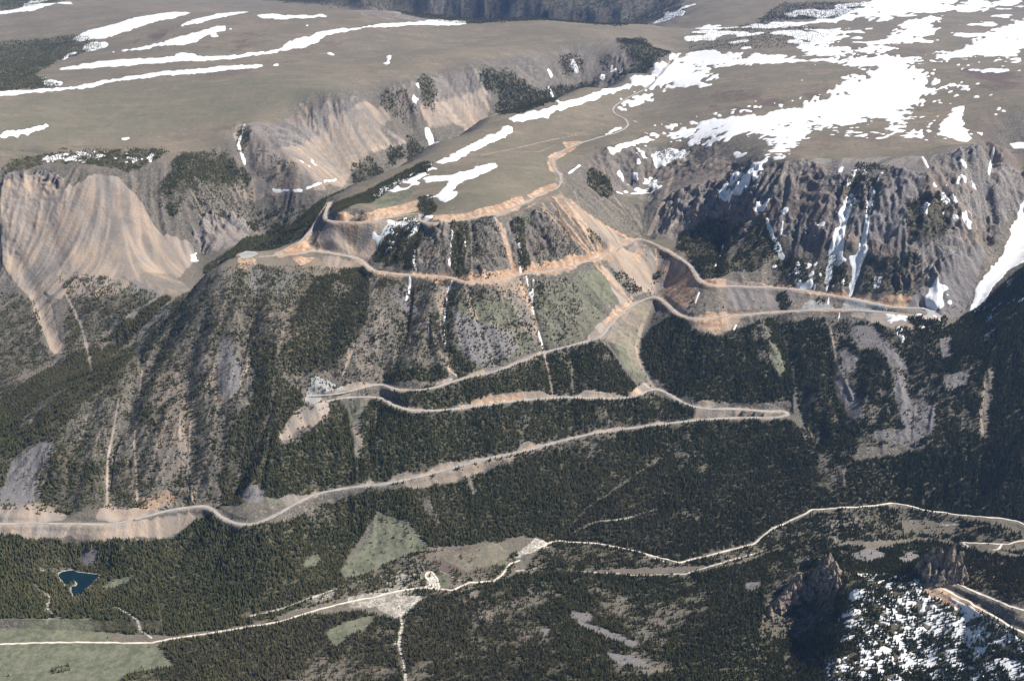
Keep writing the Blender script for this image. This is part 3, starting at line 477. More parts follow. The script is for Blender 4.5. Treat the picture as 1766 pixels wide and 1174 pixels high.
# openings
for p in BANKS: A_(forest, 0.0, p, 4, 0.3, 'f')
for p in [[(372,600),(395,590),(418,640),(405,690),(385,690)],[(0,850),(20,800),(60,770),(90,760),(85,790),(60,820),(60,870),(0,872)],[(130,945),(175,935),(170,955),(140,965)],[(60,975),(130,955),(125,965),(70,985)],[(586,990),(600,970),(650,905),(650,882),(690,893),(712,915),(742,940),(740,947),(690,958),(640,985),(600,995)],
          [(545,975),(570,950),(530,965),(508,985)],[(165,1008),(200,1000),(235,990),(262,992),(240,998),(210,1010),(180,1015)],[(232,1015),(255,1013),(255,1022),(232,1022)],[(212,1040),(228,1035),(230,1045),(212,1048)],[(560,1090),(600,1070),(640,1062),(640,1080),(600,1100),(580,1120)],
          [(1500,740),(1555,750),(1572,700),(1612,700),(1610,745),(1560,772),(1510,758)],[(1540,645),(1560,650),(1578,715),(1555,740)],[(1465,565),(1500,565),(1560,622),(1572,640),(1535,635),(1520,605),(1475,600)],[(1445,600),(1480,620),(1475,650),(1455,640)],[(1620,585),(1640,580),(1640,620),(1625,620)],[(1625,650),(1672,640),(1670,665),(1635,672)],
          [(1430,650),(1462,660),(1490,715),(1470,720)],[(603,735),(614,705),(622,705),(626,770),(615,800)],[(1325,588),(1342,598),(1356,640),(1345,655),(1335,630)],[(740,955),(840,935),(895,945),(870,975),(790,985)],[(1460,960),(1500,945),(1535,958),(1490,972)],[(1545,965),(1570,950),(1590,960),(1560,972)],
          [(1285,1005),(1318,1000),(1310,1015),(1288,1018)],[(930,1085),(950,1080),(955,1095),(942,1100)],[(985,1068),(1050,1085),(1090,1105),(1120,1118),(1060,1105),(1000,1080)],[(1040,1122),(1090,1130),(1130,1150),(1070,1145)],[(985,1052),(1028,1060),(1020,1073),(988,1068)],[(730,850),(745,870),(750,890),(740,890),(728,860)],
          [(400,960),(440,950),(430,965)],[(385,1005),(415,1000),(410,1012)],[(1550,895),(1660,900),(1640,922),(1560,918)],[(610,1038),(690,1016),(700,1022),(640,1045)],[(735,1000),(775,985),(780,1012),(735,1012)],
          [(1660,935),(1766,930),(1766,952),(1700,950)],[(1605,655),(1612,640),(1620,655)],[(1700,640),(1715,640),(1700,760),(1690,740)],[(700,495),(708,470),(715,490)],[(410,855),(450,840),(460,860),(430,868)],[(1590,985),(1650,1000),(1766,1060),(1766,1095),(1700,1060),(1600,1030)],[(810,1020),(830,1015),(828,1030),(812,1035)],
          [(520,715),(545,700),(570,705),(545,735),(492,768),(482,750)],[(800,820),(812,812),(825,850),(815,860)],[(1310,590),(1322,620),(1310,625)]]:
    A_(forest, 0.04, p, 7, 0.5, 'n')
for w_, p in [(14,[(1110,560),(1100,600),(1110,640),(1128,668)]),(8,[(940,615),(955,680)]),(7,[(985,620),(990,690)]),(9,[(1108,420),(1130,515)]),(8,[(688,1045),(694,1080),(688,1110),(700,1174)]),(7,[(640,660),(600,600)]),(6,[(648,705),(655,822)]),(7,[(205,690),(185,800),(185,870)]),(7,[(330,720),(325,800),(332,865)]),(8,[(245,640),(232,760),(238,860)]),
              (10,[(1430,560),(1445,630),(1470,690)]),(6,[(1345,556),(1362,620),(1388,700)]),(8,[(985,920),(1030,900),(1080,895),(1130,880)]),(6,[(960,935),(1010,880),(1140,790)]),(8,[(1000,985),(1100,992),(1180,990),(1240,972),(1300,955)]),(8,[(60,1010),(90,1040),(85,1065),(110,1085)]),(7,[(175,1068),(205,1062),(235,1082),(262,1100)]),
              (7,[(430,1062),(480,1052),(540,1030),(600,1008)]),(5,[(480,595),(470,700),(440,800)]),(10,[(100,480),(140,560),(160,640)])]:
    L_(forest, 0.05, p, w_, 4, 0.3)
# broken cover, thinner and browner on the dry ribs
forest *= 1 - 0.5 * sstep(0.25, 0.7, N1 + 0.5 * N2 + 0.5 * N3)
forest *= np.where(forest < 0.92, 1 - 0.45 * sstep(0.1, 0.8, N1 + 0.4 * Lw) , 1 - 0.2 * sstep(0.3, 0.9, N1))
A_(dead, 0.9, [(300,1110),(560,1060),(700,1040),(800,1020),(900,1060),(1000,1174),(200,1200)], 20, 0.6, 'n', 0.3)
A_(dead, 0.7, [(0,480),(300,540),(640,470),(760,480),(770,640),(500,700),(400,860),(60,880),(0,700)], 20, 0.6, 'n', 0.3)
A_(dead, 0.7, [(640,380),(1000,380),(1020,440),(640,470)], 20, 0.6, 'n', 0.3)
A_(dead, 0.8, [(1640,960),(1766,960),(1766,1050),(1660,1010)], 10, 0.6, 'n', 0.3)
A_(dead, 0.6, [(1000,860),(1500,800),(1400,880),(1170,960),(960,930)], 20, 0.6, 'n', 0.3)

# snow
snow2 = newm()
SN = [
 [(123,70),(150,55),(200,42),(245,28),(310,21),(330,23),(295,32),(250,42),(215,55),(185,67),(160,66),(130,72)],[(313,42),(350,30),(400,22),(440,20),(400,27),(350,37),(315,44)],[(100,102),(190,88),(240,82),(290,70),(330,58),(370,48),(395,42),(385,52),(350,65),(335,75),(310,79),(270,80),(240,88),(190,92),(140,95),(105,105)],
 [(100,118),(160,108),(230,102),(300,99),(310,92),(335,92),(335,98),(400,97),(470,87),(530,65),(560,52),(610,49),(680,40),(790,38),(700,45),(640,48),(565,60),(545,75),(520,83),(470,92),(400,102),(330,105),(230,112),(160,118),(100,122)],
 [(-260,159),(0,158),(60,155),(130,150),(180,138),(250,128),(340,119),(400,114),(482,112),(400,120),(320,128),(260,133),(190,143),(140,153),(60,160),(0,166),(-260,168)],[(0,231),(40,225),(75,216),(86,217),(60,227),(30,234),(0,239)],[(203,240),(230,234),(237,237),(212,242)],[(555,90),(575,91),(584,100),(578,103),(570,95)],
 [(667,90),(673,90),(675,102),(668,115),(663,112),(669,103)],[(-260,22),(0,20),(40,14),(60,0),(78,0),(70,9),(110,6),(60,18),(0,24)],[(705,41),(740,34),(800,38),(805,42),(750,44)],[(440,26),(470,24),(490,28),(560,25),(567,30),(450,33)],[(570,50),(590,49),(592,54),(568,56)],[(100,2),(125,4),(120,8),(98,6)],
 [(856,211),(900,199),(960,184),(1000,169),(1080,144),(1086,147),(1010,177),(965,191),(925,205),(898,207)],[(752,281),(780,266),(830,241),(870,222),(888,221),(872,236),(840,249),(820,260),(790,276),(762,284)],[(730,306),(790,300),(850,282),(855,290),(820,305),(792,315),(780,330),(790,336),(765,350),(753,340),(770,322),(774,312),(735,316)],
 [(1033,235),(1070,218),(1079,220),(1052,231),(1034,237)],[(1075,180),(1100,165),(1150,152),(1158,157),(1120,170),(1085,183),(1060,192)],[(1082,150),(1120,133),(1150,113),(1185,104),(1250,104),(1335,100),(1290,110),(1245,115),(1220,124),(1242,130),(1236,138),(1180,150),(1110,152)],
 [(1052,256),(1090,244),(1118,235),(1122,239),(1090,252),(1055,268)],[(1116,233),(1166,222),(1230,210),(1300,198),(1360,190),(1400,180),(1425,170),(1447,150),(1470,140),(1512,137),(1498,118),(1560,114),(1605,118),(1570,130),(1585,140),(1540,148),(1600,145),(1602,152),(1562,160),(1610,157),(1722,157),(1610,166),(1570,180),(1560,195),(1564,212),(1545,225),(1530,217),(1510,198),(1480,207),(1432,218),(1400,214),(1406,222),(1386,235),(1360,246),(1347,274),(1340,285),(1310,296),(1290,312),(1262,332),(1255,325),(1282,308),(1300,290),(1315,278),(1330,265),(1346,236),(1290,229),(1258,222),(1240,229),(1225,246),(1200,249),(1186,234),(1140,236)],
 [(1622,216),(1648,184),(1662,183),(1659,210),(1675,240),(1668,246),(1640,238),(1622,232)],[(1600,100),(1650,86),(1700,68),(1735,44),(1766,36),(2120,40),(2120,80),(1766,82),(1720,90),(1640,104)],[(1735,243),(1766,248),(1766,262),(1745,255)],
 [(1166,95),(1300,100),(1480,101),(1610,98),(1500,113),(1400,107),(1250,112)],[(1388,97),(1400,55),(1450,42),(1477,40),(1432,60),(1420,82),(1480,90),(1540,70),(1590,30),(1622,28),(1602,50),(1562,70),(1500,95)],[(1480,30),(1500,0),(1650,-5),(1640,15),(1560,22),(1510,35)],[(1640,5),(1766,0),(1766,8),(1660,18)],
 [(1462,335),(1470,340),(1466,365),(1455,400),(1453,425),(1455,442),(1438,450),(1430,480),(1426,508),(1421,508),(1428,460),(1435,430),(1442,395),(1450,365)],[(1501,325),(1509,335),(1501,370),(1496,400),(1491,440),(1482,465),(1471,500),(1466,516),(1463,512),(1470,480),(1478,450),(1487,405),(1494,360)],
 [(1790,310),(1766,342),(1748,385),(1738,420),(1715,460),(1682,500),(1672,537),(1690,536),(1716,490),(1742,464),(1766,452),(2120,420),(2120,330)],[(1318,374),(1326,376),(1332,400),(1344,430),(1356,447),(1343,447),(1332,418),(1322,395)],[(1500,488),(1510,478),(1522,484),(1515,496),(1502,500)],[(1600,508),(1612,498),(1622,508),(1625,525),(1614,530),(1606,520)],
 [(1487,292),(1494,292),(1493,302),(1488,300)],[(1345,362),(1360,365),(1358,373),(1346,372)],[(1590,345),(1600,350),(1595,372),(1586,365)],[(334,430),(341,440),(337,455),(331,448)],[(1070,300),(1078,298),(1074,305)],[(1262,260),(1285,266),(1278,272),(1256,266)],[(1125,262),(1160,256),(1192,260),(1190,268),(1160,276),(1140,288),(1128,280)],
 [(1518,122),(1560,120),(1545,135)],[(728,565),(734,560)],[(1180,330),(1182,328)],[(1575,542),(1590,540),(1592,543),(1578,545)],[(575,437),(600,440),(620,446),(600,444)],[(1096,412),(1112,413),(1112,416),(1098,416)],[(715,150),(722,142),(720,165),(709,175)],[(664,498),(676,494),(675,501),(664,503)],
 [(1372,1010),(1380,1008),(1378,1014)],[(748,240),(758,245),(750,248)],[(738,232),(750,240),(748,247),(736,240)],[(1410,1080),(1400,1085),(1404,1078)],[(900,196),(930,188),(912,200)]]
for p in SN:
    if len(p) > 2:
        up = min(q[1] for q in p) < 175 and max(q[0] for q in p) > 1100
        A_(snow, 1.0, p, 15 if up else 6, 0.95 if up else 0.5, 'w', 0.12, 0.10)
for p, v in [([(150,70),(188,70),(180,85),(130,97),(95,105),(75,120),(55,127),(100,137),(120,147),(80,153),(48,128),(85,100),(120,85)],.55),([(590,362),(640,330),(700,300),(745,275),(770,292),(730,305),(720,325),(660,338),(610,348)],.68),([(0,290),(60,272),(200,258),(290,255),(290,268),(220,300),(200,285),(80,278),(0,308)],.40),
             ([(1230,200),(1280,170),(1440,148),(1452,175),(1390,185),(1300,198)],.50),([(1166,90),(1200,45),(1350,20),(1500,0),(1766,-5),(1766,24),(1620,22),(1560,32),(1500,35),(1400,62),(1380,92),(1180,104)],.50),([(1166,105),(1180,60),(1400,60),(1766,20),(1766,130),(1500,125)],.33),([(1180,170),(1440,120),(1600,120),(1766,200),(1766,250),(1500,240),(1200,250)],.24),([(1120,10),(1200,0),(1200,40),(1100,40)],.45),
             ([(1480,988),(1500,985),(1560,990),(1582,1002),(1600,1030),(1650,1050),(1700,1078),(1766,1112),(2120,1130),(2120,1200),(1405,1200),(1430,1120),(1450,1080),(1440,1060),(1470,1030)],.63),([(1690,530),(1766,460),(1766,560),(1700,600)],.36),
             ([(690,170),(730,165),(760,230),(740,250),(700,200)],.34),([(1290,290),(1766,280),(1766,340),(1640,420),(1560,400),(1300,420)],.22),([(1310,440),(1400,450),(1480,440),(1490,500),(1340,490)],.36),([(1500,540),(1620,540),(1640,600),(1560,600)],.30),([(1560,100),(1766,90),(1766,130),(1600,118)],.38),([(1020,250),(1140,250),(1140,330),(1060,340),(1030,300)],.30),
             ([(640,395),(740,360),(745,400),(650,455)],.45),([(440,255),(540,215),(600,230),(600,300),(480,320)],.2),([(550,320),(600,300),(640,290),(620,312)],.40),([(720,330),(760,335),(750,370)],.45),([(340,45),(560,18),(560,60),(350,95)],.30),([(760,215),(860,160),(880,200),(800,225)],.36),([(1600,490),(1640,500),(1640,545),(1610,540)],.4),([(1650,60),(1766,50),(1766,95),(1640,104)],.45),([(1430,170),(1560,150),(1560,200),(1440,215)],.5)]:
    A_(snow2, v, p, 16, 0.1, 'n', 0.45)
for w_, p in [(14,[(985,105),(992,120),(1000,128)]),(12,[(1028,138),(1050,128),(1072,122)]),(10,[(1060,118),(1050,112)]),(9,[(1000,140),(1030,138)]),(10,[(945,120),(952,135)]),(14,[(735,232),(752,246)]),(15,[(1466,340),(1455,390),(1446,430)]),(9,[(1446,430),(1432,460),(1425,500)]),(15,[(1504,332),(1495,385),(1488,440)]),(11,[(1488,440),(1474,480),(1466,512)]),(11,[(1322,378),(1332,410),(1348,442)]),(5,[(908,482),(922,548),(937,606)]),(4,[(718,400),(690,425),(652,455)]),(5,[(716,430),(713,455),(720,470)]),(5,[(780,398),(776,440),(774,470)]),(4,[(800,395),(803,430),(801,468)]),(4,[(893,420),(898,470)]),(5,[(920,482),(918,525)]),(6,[(783,485),(772,500),(766,560),(768,596)]),(6,[(708,475),(706,500),(700,520)]),(5,[(893,405),(902,450)]),
              (6,[(1250,418),(1242,440),(1233,460)]),(7,[(1205,505),(1198,525)]),(3,[(1357,600),(1360,640)]),(5,[(1270,560),(1265,570)]),(8,[(1328,395),(1338,425),(1352,445)]),(7,[(1085,205),(1108,215)]),(8,[(1145,115),(1125,130)]),(4,[(615,512),(613,545)]),(5,[(1448,540),(1446,556)]),(5,[(1402,550),(1400,560)]),(6,[(1430,505),(1428,525)]),
              (6,[(1768,1112),(1720,1080),(1670,1052),(1640,1034)]),(5,[(1766,1052),(1700,1030),(1660,1014)]),(8,[(720,205),(742,230),(752,247)]),(6,[(470,330),(520,330),(600,300)]),(7,[(980,300),(1000,285)]),(9,[(1590,270),(1600,290)]),(8,[(1713,258),(1705,300)]),(9,[(423,215),(410,250),(424,285)]),(8,[(945,150),(960,175)]),(6,[(1540,548),(1535,560)]),(5,[(1350,380),(1346,410)])]:
    L_(snow, 1.0, p, w_, 2.5, 0.45, 'f', 0.3)
spk = np.clip(0.5 + 0.9 * (0.6 * fbm(Xg, Yg * 1.6, 26, 3, 9) + sstep(2150, 2000, Yg) * (0.9 * fbm(Xg + Yg * 0.5, Yg, 9, 2, 91) - 0.25 * N1) + 0.5 * N1 + 0.25 * Lf), 0, 1)
far = sstep(4200, 6500, Yg)
spk = spk * (1 - far) + far * np.clip(0.5 + 0.9 * (0.5 * 1.7 * fbm(Xg, Yg * 0.9, 210, 5, 12, 0.66)), 0, 1)
snow = np.maximum(snow, np.clip((snow2 + spk - 1.0) * 6 + 0.5, 0, 1) * (snow2 > 0.12)).astype(np.float32)

# ------------------------------------------------------------------ lay the roads into the ground
def catmull(P, step):
    P = np.array(P, float); out = []
    Q = np.vstack([2 * P[0] - P[1], P, 2 * P[-1] - P[-2]])
    for k in range(1, len(Q) - 2):
        a, b, c, d = Q[k - 1], Q[k], Q[k + 1], Q[k + 2]
        m = max(1, int(np.hypot(*(c - b)[:2]) / step))
        for q in range(m):
            t = q / m
            out.append(0.5 * ((2 * b) + (c - a) * t + (2 * a - 5 * b + 4 * c - d) * t * t + (3 * b - a - 3 * c + d) * t ** 3))
    out.append(Q[-2])
    return np.array(out)
def road_known(R, step=4.0):
    return catmull([(*[float(q) for q in at_z(px, py, z)], z) for px, py, z in R], step)
def road_found(R, step=4.0, sm=12):
    P, z = world_line(R, Zf, 9)
    S = catmull([(a, b, c) for (a, b), c in zip(P, z)], step)
    if len(S) > 2 * sm:
        zz = np.pad(S[:, 2], sm, mode='edge'); S[:, 2] = np.convolve(zz, np.ones(2 * sm + 1) / (2 * sm + 1), 'valid')
    return S
Dr = newm(1e9); Zr = newm(); Dh = newm(1e9)
def carve(S, R=7, hw=5.0, D_extra=None):
    i, j = to_ij(S[:, 0], S[:, 1]); i = np.rint(i).astype(int); j = np.rint(j).astype(int)
    for di in range(-R, R + 1):
        for dj in range(-R, R + 1):
            ii, jj = i + di, j + dj
            ok = (ii >= 0) & (ii < NV) & (jj >= 0) & (jj < NU); ii, jj = ii[ok], jj[ok]
            d = np.hypot(Xg[ii, jj] - S[ok, 0], Yg[ii, jj] - S[ok, 1]) - hw
            b = d < Dr[ii, jj]
            Dr[ii[b], jj[b]] = d[b]; Zr[ii[b], jj[b]] = S[ok, 2][b]
            if D_extra is not None:
                np.minimum.at(D_extra, (ii, jj), d.astype(np.float32))
hw_main, hw_up, hw_spur = road_known(HIGHWAY), road_known(UPPER_ROAD), road_known(SPUR_ROAD)
up_far = road_found([(1180,98),(1230,97),(1300,99),(1400,98),(1500,100),(1560,97)], 8)
for S in (hw_main, hw_up, hw_spur): carve(S, 8, 6.5, Dh)
GR = [([(-60,1111),(0,1110),(60,1108),(130,1107),(200,1108),(262,1108),(300,1100),(360,1092),(430,1080),(480,1072),(530,1056),(580,1042),(640,1030),(690,1018),(730,1013),(780,1017),(810,1004),(850,1002),(865,992),(880,972),(897,965)],5.2),
      ([(925,946),(950,935),(990,933),(1040,938),(1090,948),(1140,962),(1172,970),(1200,963),(1250,950),(1300,938),(1330,913),(1380,890),(1400,878),(1450,875),(1500,872),(1545,867),(1600,880),(1650,888),(1720,892),(1755,898),(1766,905),(1800,920)],4.8),
      ([(757,1017),(755,1000),(745,985),(737,985),(734,994),(742,1004)],4.5),([(1775,930),(1740,937),(1700,936),(1660,938),(1672,943)],4.0),([(1728,937),(1722,946),(1712,948)],4.0),
      ([(1800,1112),(1766,1090),(1730,1070),(1680,1045),(1640,1022),(1612,1008),(1596,1000),(1596,992),(1612,990),(1645,1004),(1690,1026),(1740,1043),(1800,1058)],6.5)]
gravel_roads = []
for R, w_ in GR:
    S = road_found(R); gravel_roads.append((S, w_)); carve(S, 5, w_ * 0.5 + 0.5)
blend_w = sstep(16, 1.0, Dr)
Zf = Zf * (1 - blend_w) + (Zr - 0.5) * blend_w
near = sstep(9, 1.5, Dr + 3 * N2)
forest *= sstep(0.5, 4, Dr + 2 * N2)
forest *= sstep(2, 10, Dh + 7 * N2 + 2.5 * sstep(420, 300, Zf))
snow *= sstep(0.5, 4.0, Dr)
hi = sstep(300, 440, Zf)
lowleg = sstep(420, 300, Zf)
cut = sstep(10, 1, Dh + 8 * N2 + 8 * N1 + 3 * Lf + 6 * lowleg) * sstep(0.12, 0.35, soft(slope, 6) + 0.1 * N1)
orange = np.maximum(orange, cut * (0.05 + 0.5 * hi))
tan = np.maximum(tan, cut * 0.75)
crag *= sstep(2, 12, Dr)

# lake
LAKE = [(102.6,988),(108,985),(120,983),(126,983),(133,986),(146,987.5),(158,989),(172,991.5),(166,998),(160.5,1004),(155,1009),(148.6,1015),(144,1020),(139,1025),(133,1026),(127,1028),(123,1019),(123,1011),(130.7,1010),(134,1006),(130,1002),(124,1003),(119.6,1005),(114.5,1010),(110,1005),(107.7,1001),(103,997),(100,993)]
_, _, lz = march([p[0] for p in LAKE], [p[1] for p in LAKE], Zf)
LZ = float(np.median(lz))
LP = [tuple(float(q) for q in at_z(a, b, LZ)) for a, b in LAKE]
wd = window(LP, 90)
dl = seg_dist(LP + [LP[0]], Xg[wd], Yg[wd]); inn = inside(LP, Xg[wd], Yg[wd])
Zf[wd] = np.where(inn, LZ - 0.3 - 3 * sstep(0, 8, dl), LZ + 0.6 + (np.maximum(Zf[wd], LZ) - LZ) * sstep(2, 70, dl))
forest[wd] *= np.where(inn, 0, sstep(1, 6, dl))
gravel[wd] = np.maximum(gravel[wd], np.where(inn, 0, sstep(4, 1, dl + 2 * N2[wd]) * 0.5))

# level ground for the paved pull-outs
for p_, z_ in [([(412,438),(424,433),(440,434),(446,438),(432,445),(415,446)], 569.6), ([(526,686),(534,681),(552,681),(556,690),(542,697),(529,692)], 301.5), ([(1588,529),(1601,532),(1626,546),(1612,550),(1592,548),(1600,540)], 443.0)]:
    q_ = [tuple(float(q) for q in at_z(a, b, z_)) for a, b in p_]
    wd = window(q_, 25); dd_ = np.where(inside(q_, Xg[wd], Yg[wd]), 0, seg_dist(q_ + [q_[0]], Xg[wd], Yg[wd]))
    f_ = sstep(16, 4, dd_); Zf[wd] = Zf[wd] * (1 - f_) + (z_ - 0.6) * f_; forest[wd] *= sstep(1, 7, dd_)

# ------------------------------------------------------------------ mesh writing
def grid_mesh(name, X, Y, Z, keep=None):
    r, c = X.shape
    idx = np.arange(r * c).reshape(r, c)
    q = np.stack([idx[:-1, :-1], idx[:-1, 1:], idx[1:, 1:], idx[1:, :-1]], -1).reshape(-1, 4)
    if keep is not None:
        kf = (keep[:-1, :-1] | keep[:-1, 1:] | keep[1:, 1:] | keep[1:, :-1]).ravel(); q = q[kf]
        used = np.unique(q); remap = np.full(r * c, -1); remap[used] = np.arange(len(used)); q = remap[q]
    else:
        used = np.arange(r * c)
    me = bpy.data.meshes.new(name)
    co = np.stack([X.ravel()[used], Y.ravel()[used], Z.ravel()[used]], -1).astype(np.float32)
    me.vertices.add(len(co)); me.vertices.foreach_set('co', co.ravel())
    me.loops.add(len(q) * 4); me.loops.foreach_set('vertex_index', q.astype(np.int32).ravel())
    me.polygons.add(len(q)); me.polygons.foreach_set('loop_start', np.arange(0, len(q) * 4, 4, dtype=np.int32))
    me.update(calc_edges=True)
    return me, used
def poly_mesh(name, V, F, smooth=False):
    me = bpy.data.meshes.new(name); me.from_pydata([tuple(map(float, v)) for v in V], [], F); me.update()
    if smooth: me.polygons.foreach_set('use_smooth', [True] * len(me.polygons))
    return me
def put(name, me, mat, kind=None, label=None, cat=None, group=None, parent=None, loc=None):
    o = bpy.data.objects.new(name, me); C.objects.link(o)
    if mat and me is not None and not me.materials: me.materials.append(mat)
    if kind: o['kind'] = kind
    if label: o['label'] = label
    if cat: o['category'] = cat
    if group: o['group'] = group
    if parent: o.parent = parent
    if loc is not None: o.location = loc
    return o

# ------------------------------------------------------------------ materials
class NT:
    def __init__(s, name, rough=0.95, spec=0.1):
        s.m = bpy.data.materials.new(name); s.m.use_nodes = True; s.t = s.m.node_tree; s.b = s.t.nodes['Principled BSDF']
        s.b.inputs['Roughness'].default_value = rough; s.b.inputs['Specular IOR Level'].default_value = spec
        s.geo = s.t.nodes.new('ShaderNodeNewGeometry')
    def n(s, ty, **kw):
        o = s.t.nodes.new(ty)
        for k, v in kw.items(): setattr(o, k, v)
        return o
    def set(s, sock, v):
        if isinstance(v, bpy.types.NodeSocket): s.t.links.new(v, sock)
        elif isinstance(v, tuple) and len(v) == 3 and sock.type == 'RGBA': sock.default_value = (*v, 1)
        else: sock.default_value = v
    def noise(s, lam, detail=3, rough=0.6, sx=1.0, sy=1.0, sz=1.0, off=0.0):
        mp = s.n('ShaderNodeMapping'); s.set(mp.inputs['Vector'], s.geo.outputs['Position'])
        mp.inputs['Scale'].default_value = (sx / lam, sy / lam, sz / lam); mp.inputs['Location'].default_value = (off, off * .7, 0)
        t = s.n('ShaderNodeTexNoise'); s.set(t.inputs['Vector'], mp.outputs[0]); t.inputs['Scale'].default_value = 1.0
        t.inputs['Detail'].default_value = detail; t.inputs['Roughness'].default_value = rough
        return t.outputs['Fac']
    def math(s, op, a, b=0.0, c=None, clamp=False):
        o = s.n('ShaderNodeMath', operation=op); o.use_clamp = clamp
        s.set(o.inputs[0], a); s.set(o.inputs[1], b)
        if c is not None: s.set(o.inputs[2], c)
        return o.outputs[0]
    def mix(s, f, a, b, mode='MIX'):
        o = s.n('ShaderNodeMix', data_type='RGBA', blend_type=mode); s.set(o.inputs[0], f); s.set(o.inputs[6], a); s.set(o.inputs[7], b)
        return o.outputs[2]
    def ramp(s, f, a, b):
        o = s.n('ShaderNodeMapRange', interpolation_type='SMOOTHSTEP'); s.set(o.inputs[0], f); o.inputs[1].default_value = a; o.inputs[2].default_value = b
        return o.outputs[0]
    def out(s, col, h=None, dist=1.0, strength=0.6):
        s.set(s.b.inputs['Base Color'], col)
        if h is not None:
            bp = s.n('ShaderNodeBump'); s.set(bp.inputs['Height'], h); bp.inputs['Distance'].default_value = dist; bp.inputs['Strength'].default_value = strength
            s.t.links.new(bp.outputs[0], s.b.inputs['Normal'])
        return s.m

def ground_material():
    s = NT('mountain ground')
    def at(nm):
        a = s.n('ShaderNodeAttribute', attribute_name=nm); x = s.n('ShaderNodeSeparateXYZ'); s.set(x.inputs[0], a.outputs['Vector']); return x.outputs
    m1, m2, m3, m4 = at('cover_a'), at('cover_b'), at('cover_c'), at('cover_d')
    n5, n12, n40, n150 = s.noise(5, 2), s.noise(13, 3), s.noise(42, 4, off=7), s.noise(260, 4, off=3)
    nh = s.noise(60, 4, 0.65, sx=0.35, off=11)
    # alpine turf
    turf = s.mix(s.ramp(n150, .35, .65), (0.185, 0.162, 0.120), (0.225, 0.188, 0.142))
    turf = s.mix(s.ramp(nh, .45, .75), turf, (0.165, 0.150, 0.105))
    turf = s.mix(s.ramp(n12, .5, .85), turf, (0.12, 0.105, 0.08))
    turf = s.mix(s.math('MULTIPLY', s.ramp(s.noise(90, 5, .7, sx=.5, off=31), .52, .68), .5), turf, (0.31, 0.235, 0.165))
    turf = s.mix(s.math('MULTIPLY', s.ramp(s.noise(24, 3, .7, off=91), .58, .68), .55), turf, (0.095, 0.085, 0.065))
    turf = s.mix(s.math('MULTIPLY', s.ramp(s.noise(30, 3, .7, off=131), .62, .70), .6), turf, (0.33, 0.29, 0.24))
    # dry stony slope
    dirt = s.mix(s.ramp(n40, .35, .65), (0.160, 0.143, 0.120), (0.118, 0.110, 0.094))
    dirt = s.mix(s.ramp(n12, .5, .8), dirt, (0.27, 0.225, 0.18))
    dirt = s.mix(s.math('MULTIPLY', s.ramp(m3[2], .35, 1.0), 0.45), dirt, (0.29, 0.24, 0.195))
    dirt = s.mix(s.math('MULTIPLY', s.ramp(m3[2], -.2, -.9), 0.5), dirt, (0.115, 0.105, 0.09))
    dirt = s.mix(s.math('MULTIPLY', s.ramp(n5, .52, .66), .6), dirt, (0.085, 0.080, 0.062))
    dirt = s.mix(s.math('MULTIPLY', s.ramp(n5, .46, .36), .5), dirt, (0.36, 0.30, 0.24))
    col = s.mix(m4[0], turf, dirt)
    def lay(col, mask, a, b, nn, k=0.5):
        c = s.mix(nn, a, b)
        f = s.math('ADD', mask, s.math('MULTIPLY', s.math('SUBTRACT', n12, 0.5), k))
        f = s.math('MULTIPLY', s.ramp(f, .12, .75), s.math('MINIMUM', s.math('MULTIPLY', mask, 8.0), 1.0))
        return s.mix(f, col, c)
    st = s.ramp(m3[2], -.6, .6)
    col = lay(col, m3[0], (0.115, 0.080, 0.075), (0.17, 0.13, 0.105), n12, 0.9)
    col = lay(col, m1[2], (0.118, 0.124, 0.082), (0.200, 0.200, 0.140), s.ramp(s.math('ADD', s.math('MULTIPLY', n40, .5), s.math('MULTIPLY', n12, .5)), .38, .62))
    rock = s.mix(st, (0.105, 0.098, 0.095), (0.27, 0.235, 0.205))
    rock = s.mix(s.ramp(n5, .45, .75), rock, (0.36, 0.34, 0.32))
    rock = s.mix(s.ramp(n40, .55, .8), rock, (0.10, 0.09, 0.085))
    rock = s.mix(s.math('MULTIPLY', s.ramp(n5, .44, .34), .6), rock, (0.065, 0.058, 0.056))
    rock = s.mix(s.math('MULTIPLY', s.ramp(n150, .42, .6), .6), rock, (0.215, 0.165, 0.13))
    col = s.mix(s.ramp(s.math('ADD', m2[1], s.math('MULTIPLY', s.math('SUBTRACT', n12, .5), .6)), .2, .9), col, rock)
    tanc = s.mix(s.ramp(m3[2], -.9, .8), (0.27, 0.225, 0.185), (0.46, 0.35, 0.26))
    tanc = s.mix(s.math('MULTIPLY', s.ramp(s.noise(130, 4, off=57), .45, .62), .7), tanc, s.mix(st, (0.20, 0.185, 0.17), (0.36, 0.31, 0.27)))
    tanc = s.mix(s.math('MULTIPLY', s.ramp(n40, .5, .75), .6), tanc, (0.33, 0.31, 0.29))
    col = lay(col, m1[0], tanc, tanc, n12, 0.35)
    orc = s.mix(s.ramp(s.math('ADD', n12, s.math('MULTIPLY', m3[2], .15)), .35, .7), (0.36, 0.225, 0.145), (0.56, 0.41, 0.285))
    col = lay(col, m1[1], orc, orc, n12, 0.5)
    tal = s.mix(s.ramp(n5, .4, .7), (0.185, 0.170, 0.165), (0.26, 0.24, 0.23))
    col = lay(col, m2[0], tal, tal, n12, 0.3)
    gr = s.mix(s.ramp(n5, .35, .65), (0.36, 0.31, 0.24), (0.78, 0.74, 0.66))
    col = lay(col, m2[2], gr, gr, n12, 0.9)
    fl = s.mix(s.ramp(n12, .35, .7), (0.055, 0.055, 0.032), (0.14, 0.12, 0.08))
    col = s.mix(s.ramp(m3[1], .25, .95), col, fl)
    h = s.math('ADD', s.math('MULTIPLY', n5, 1.2), s.math('MULTIPLY', n12, 2.5))
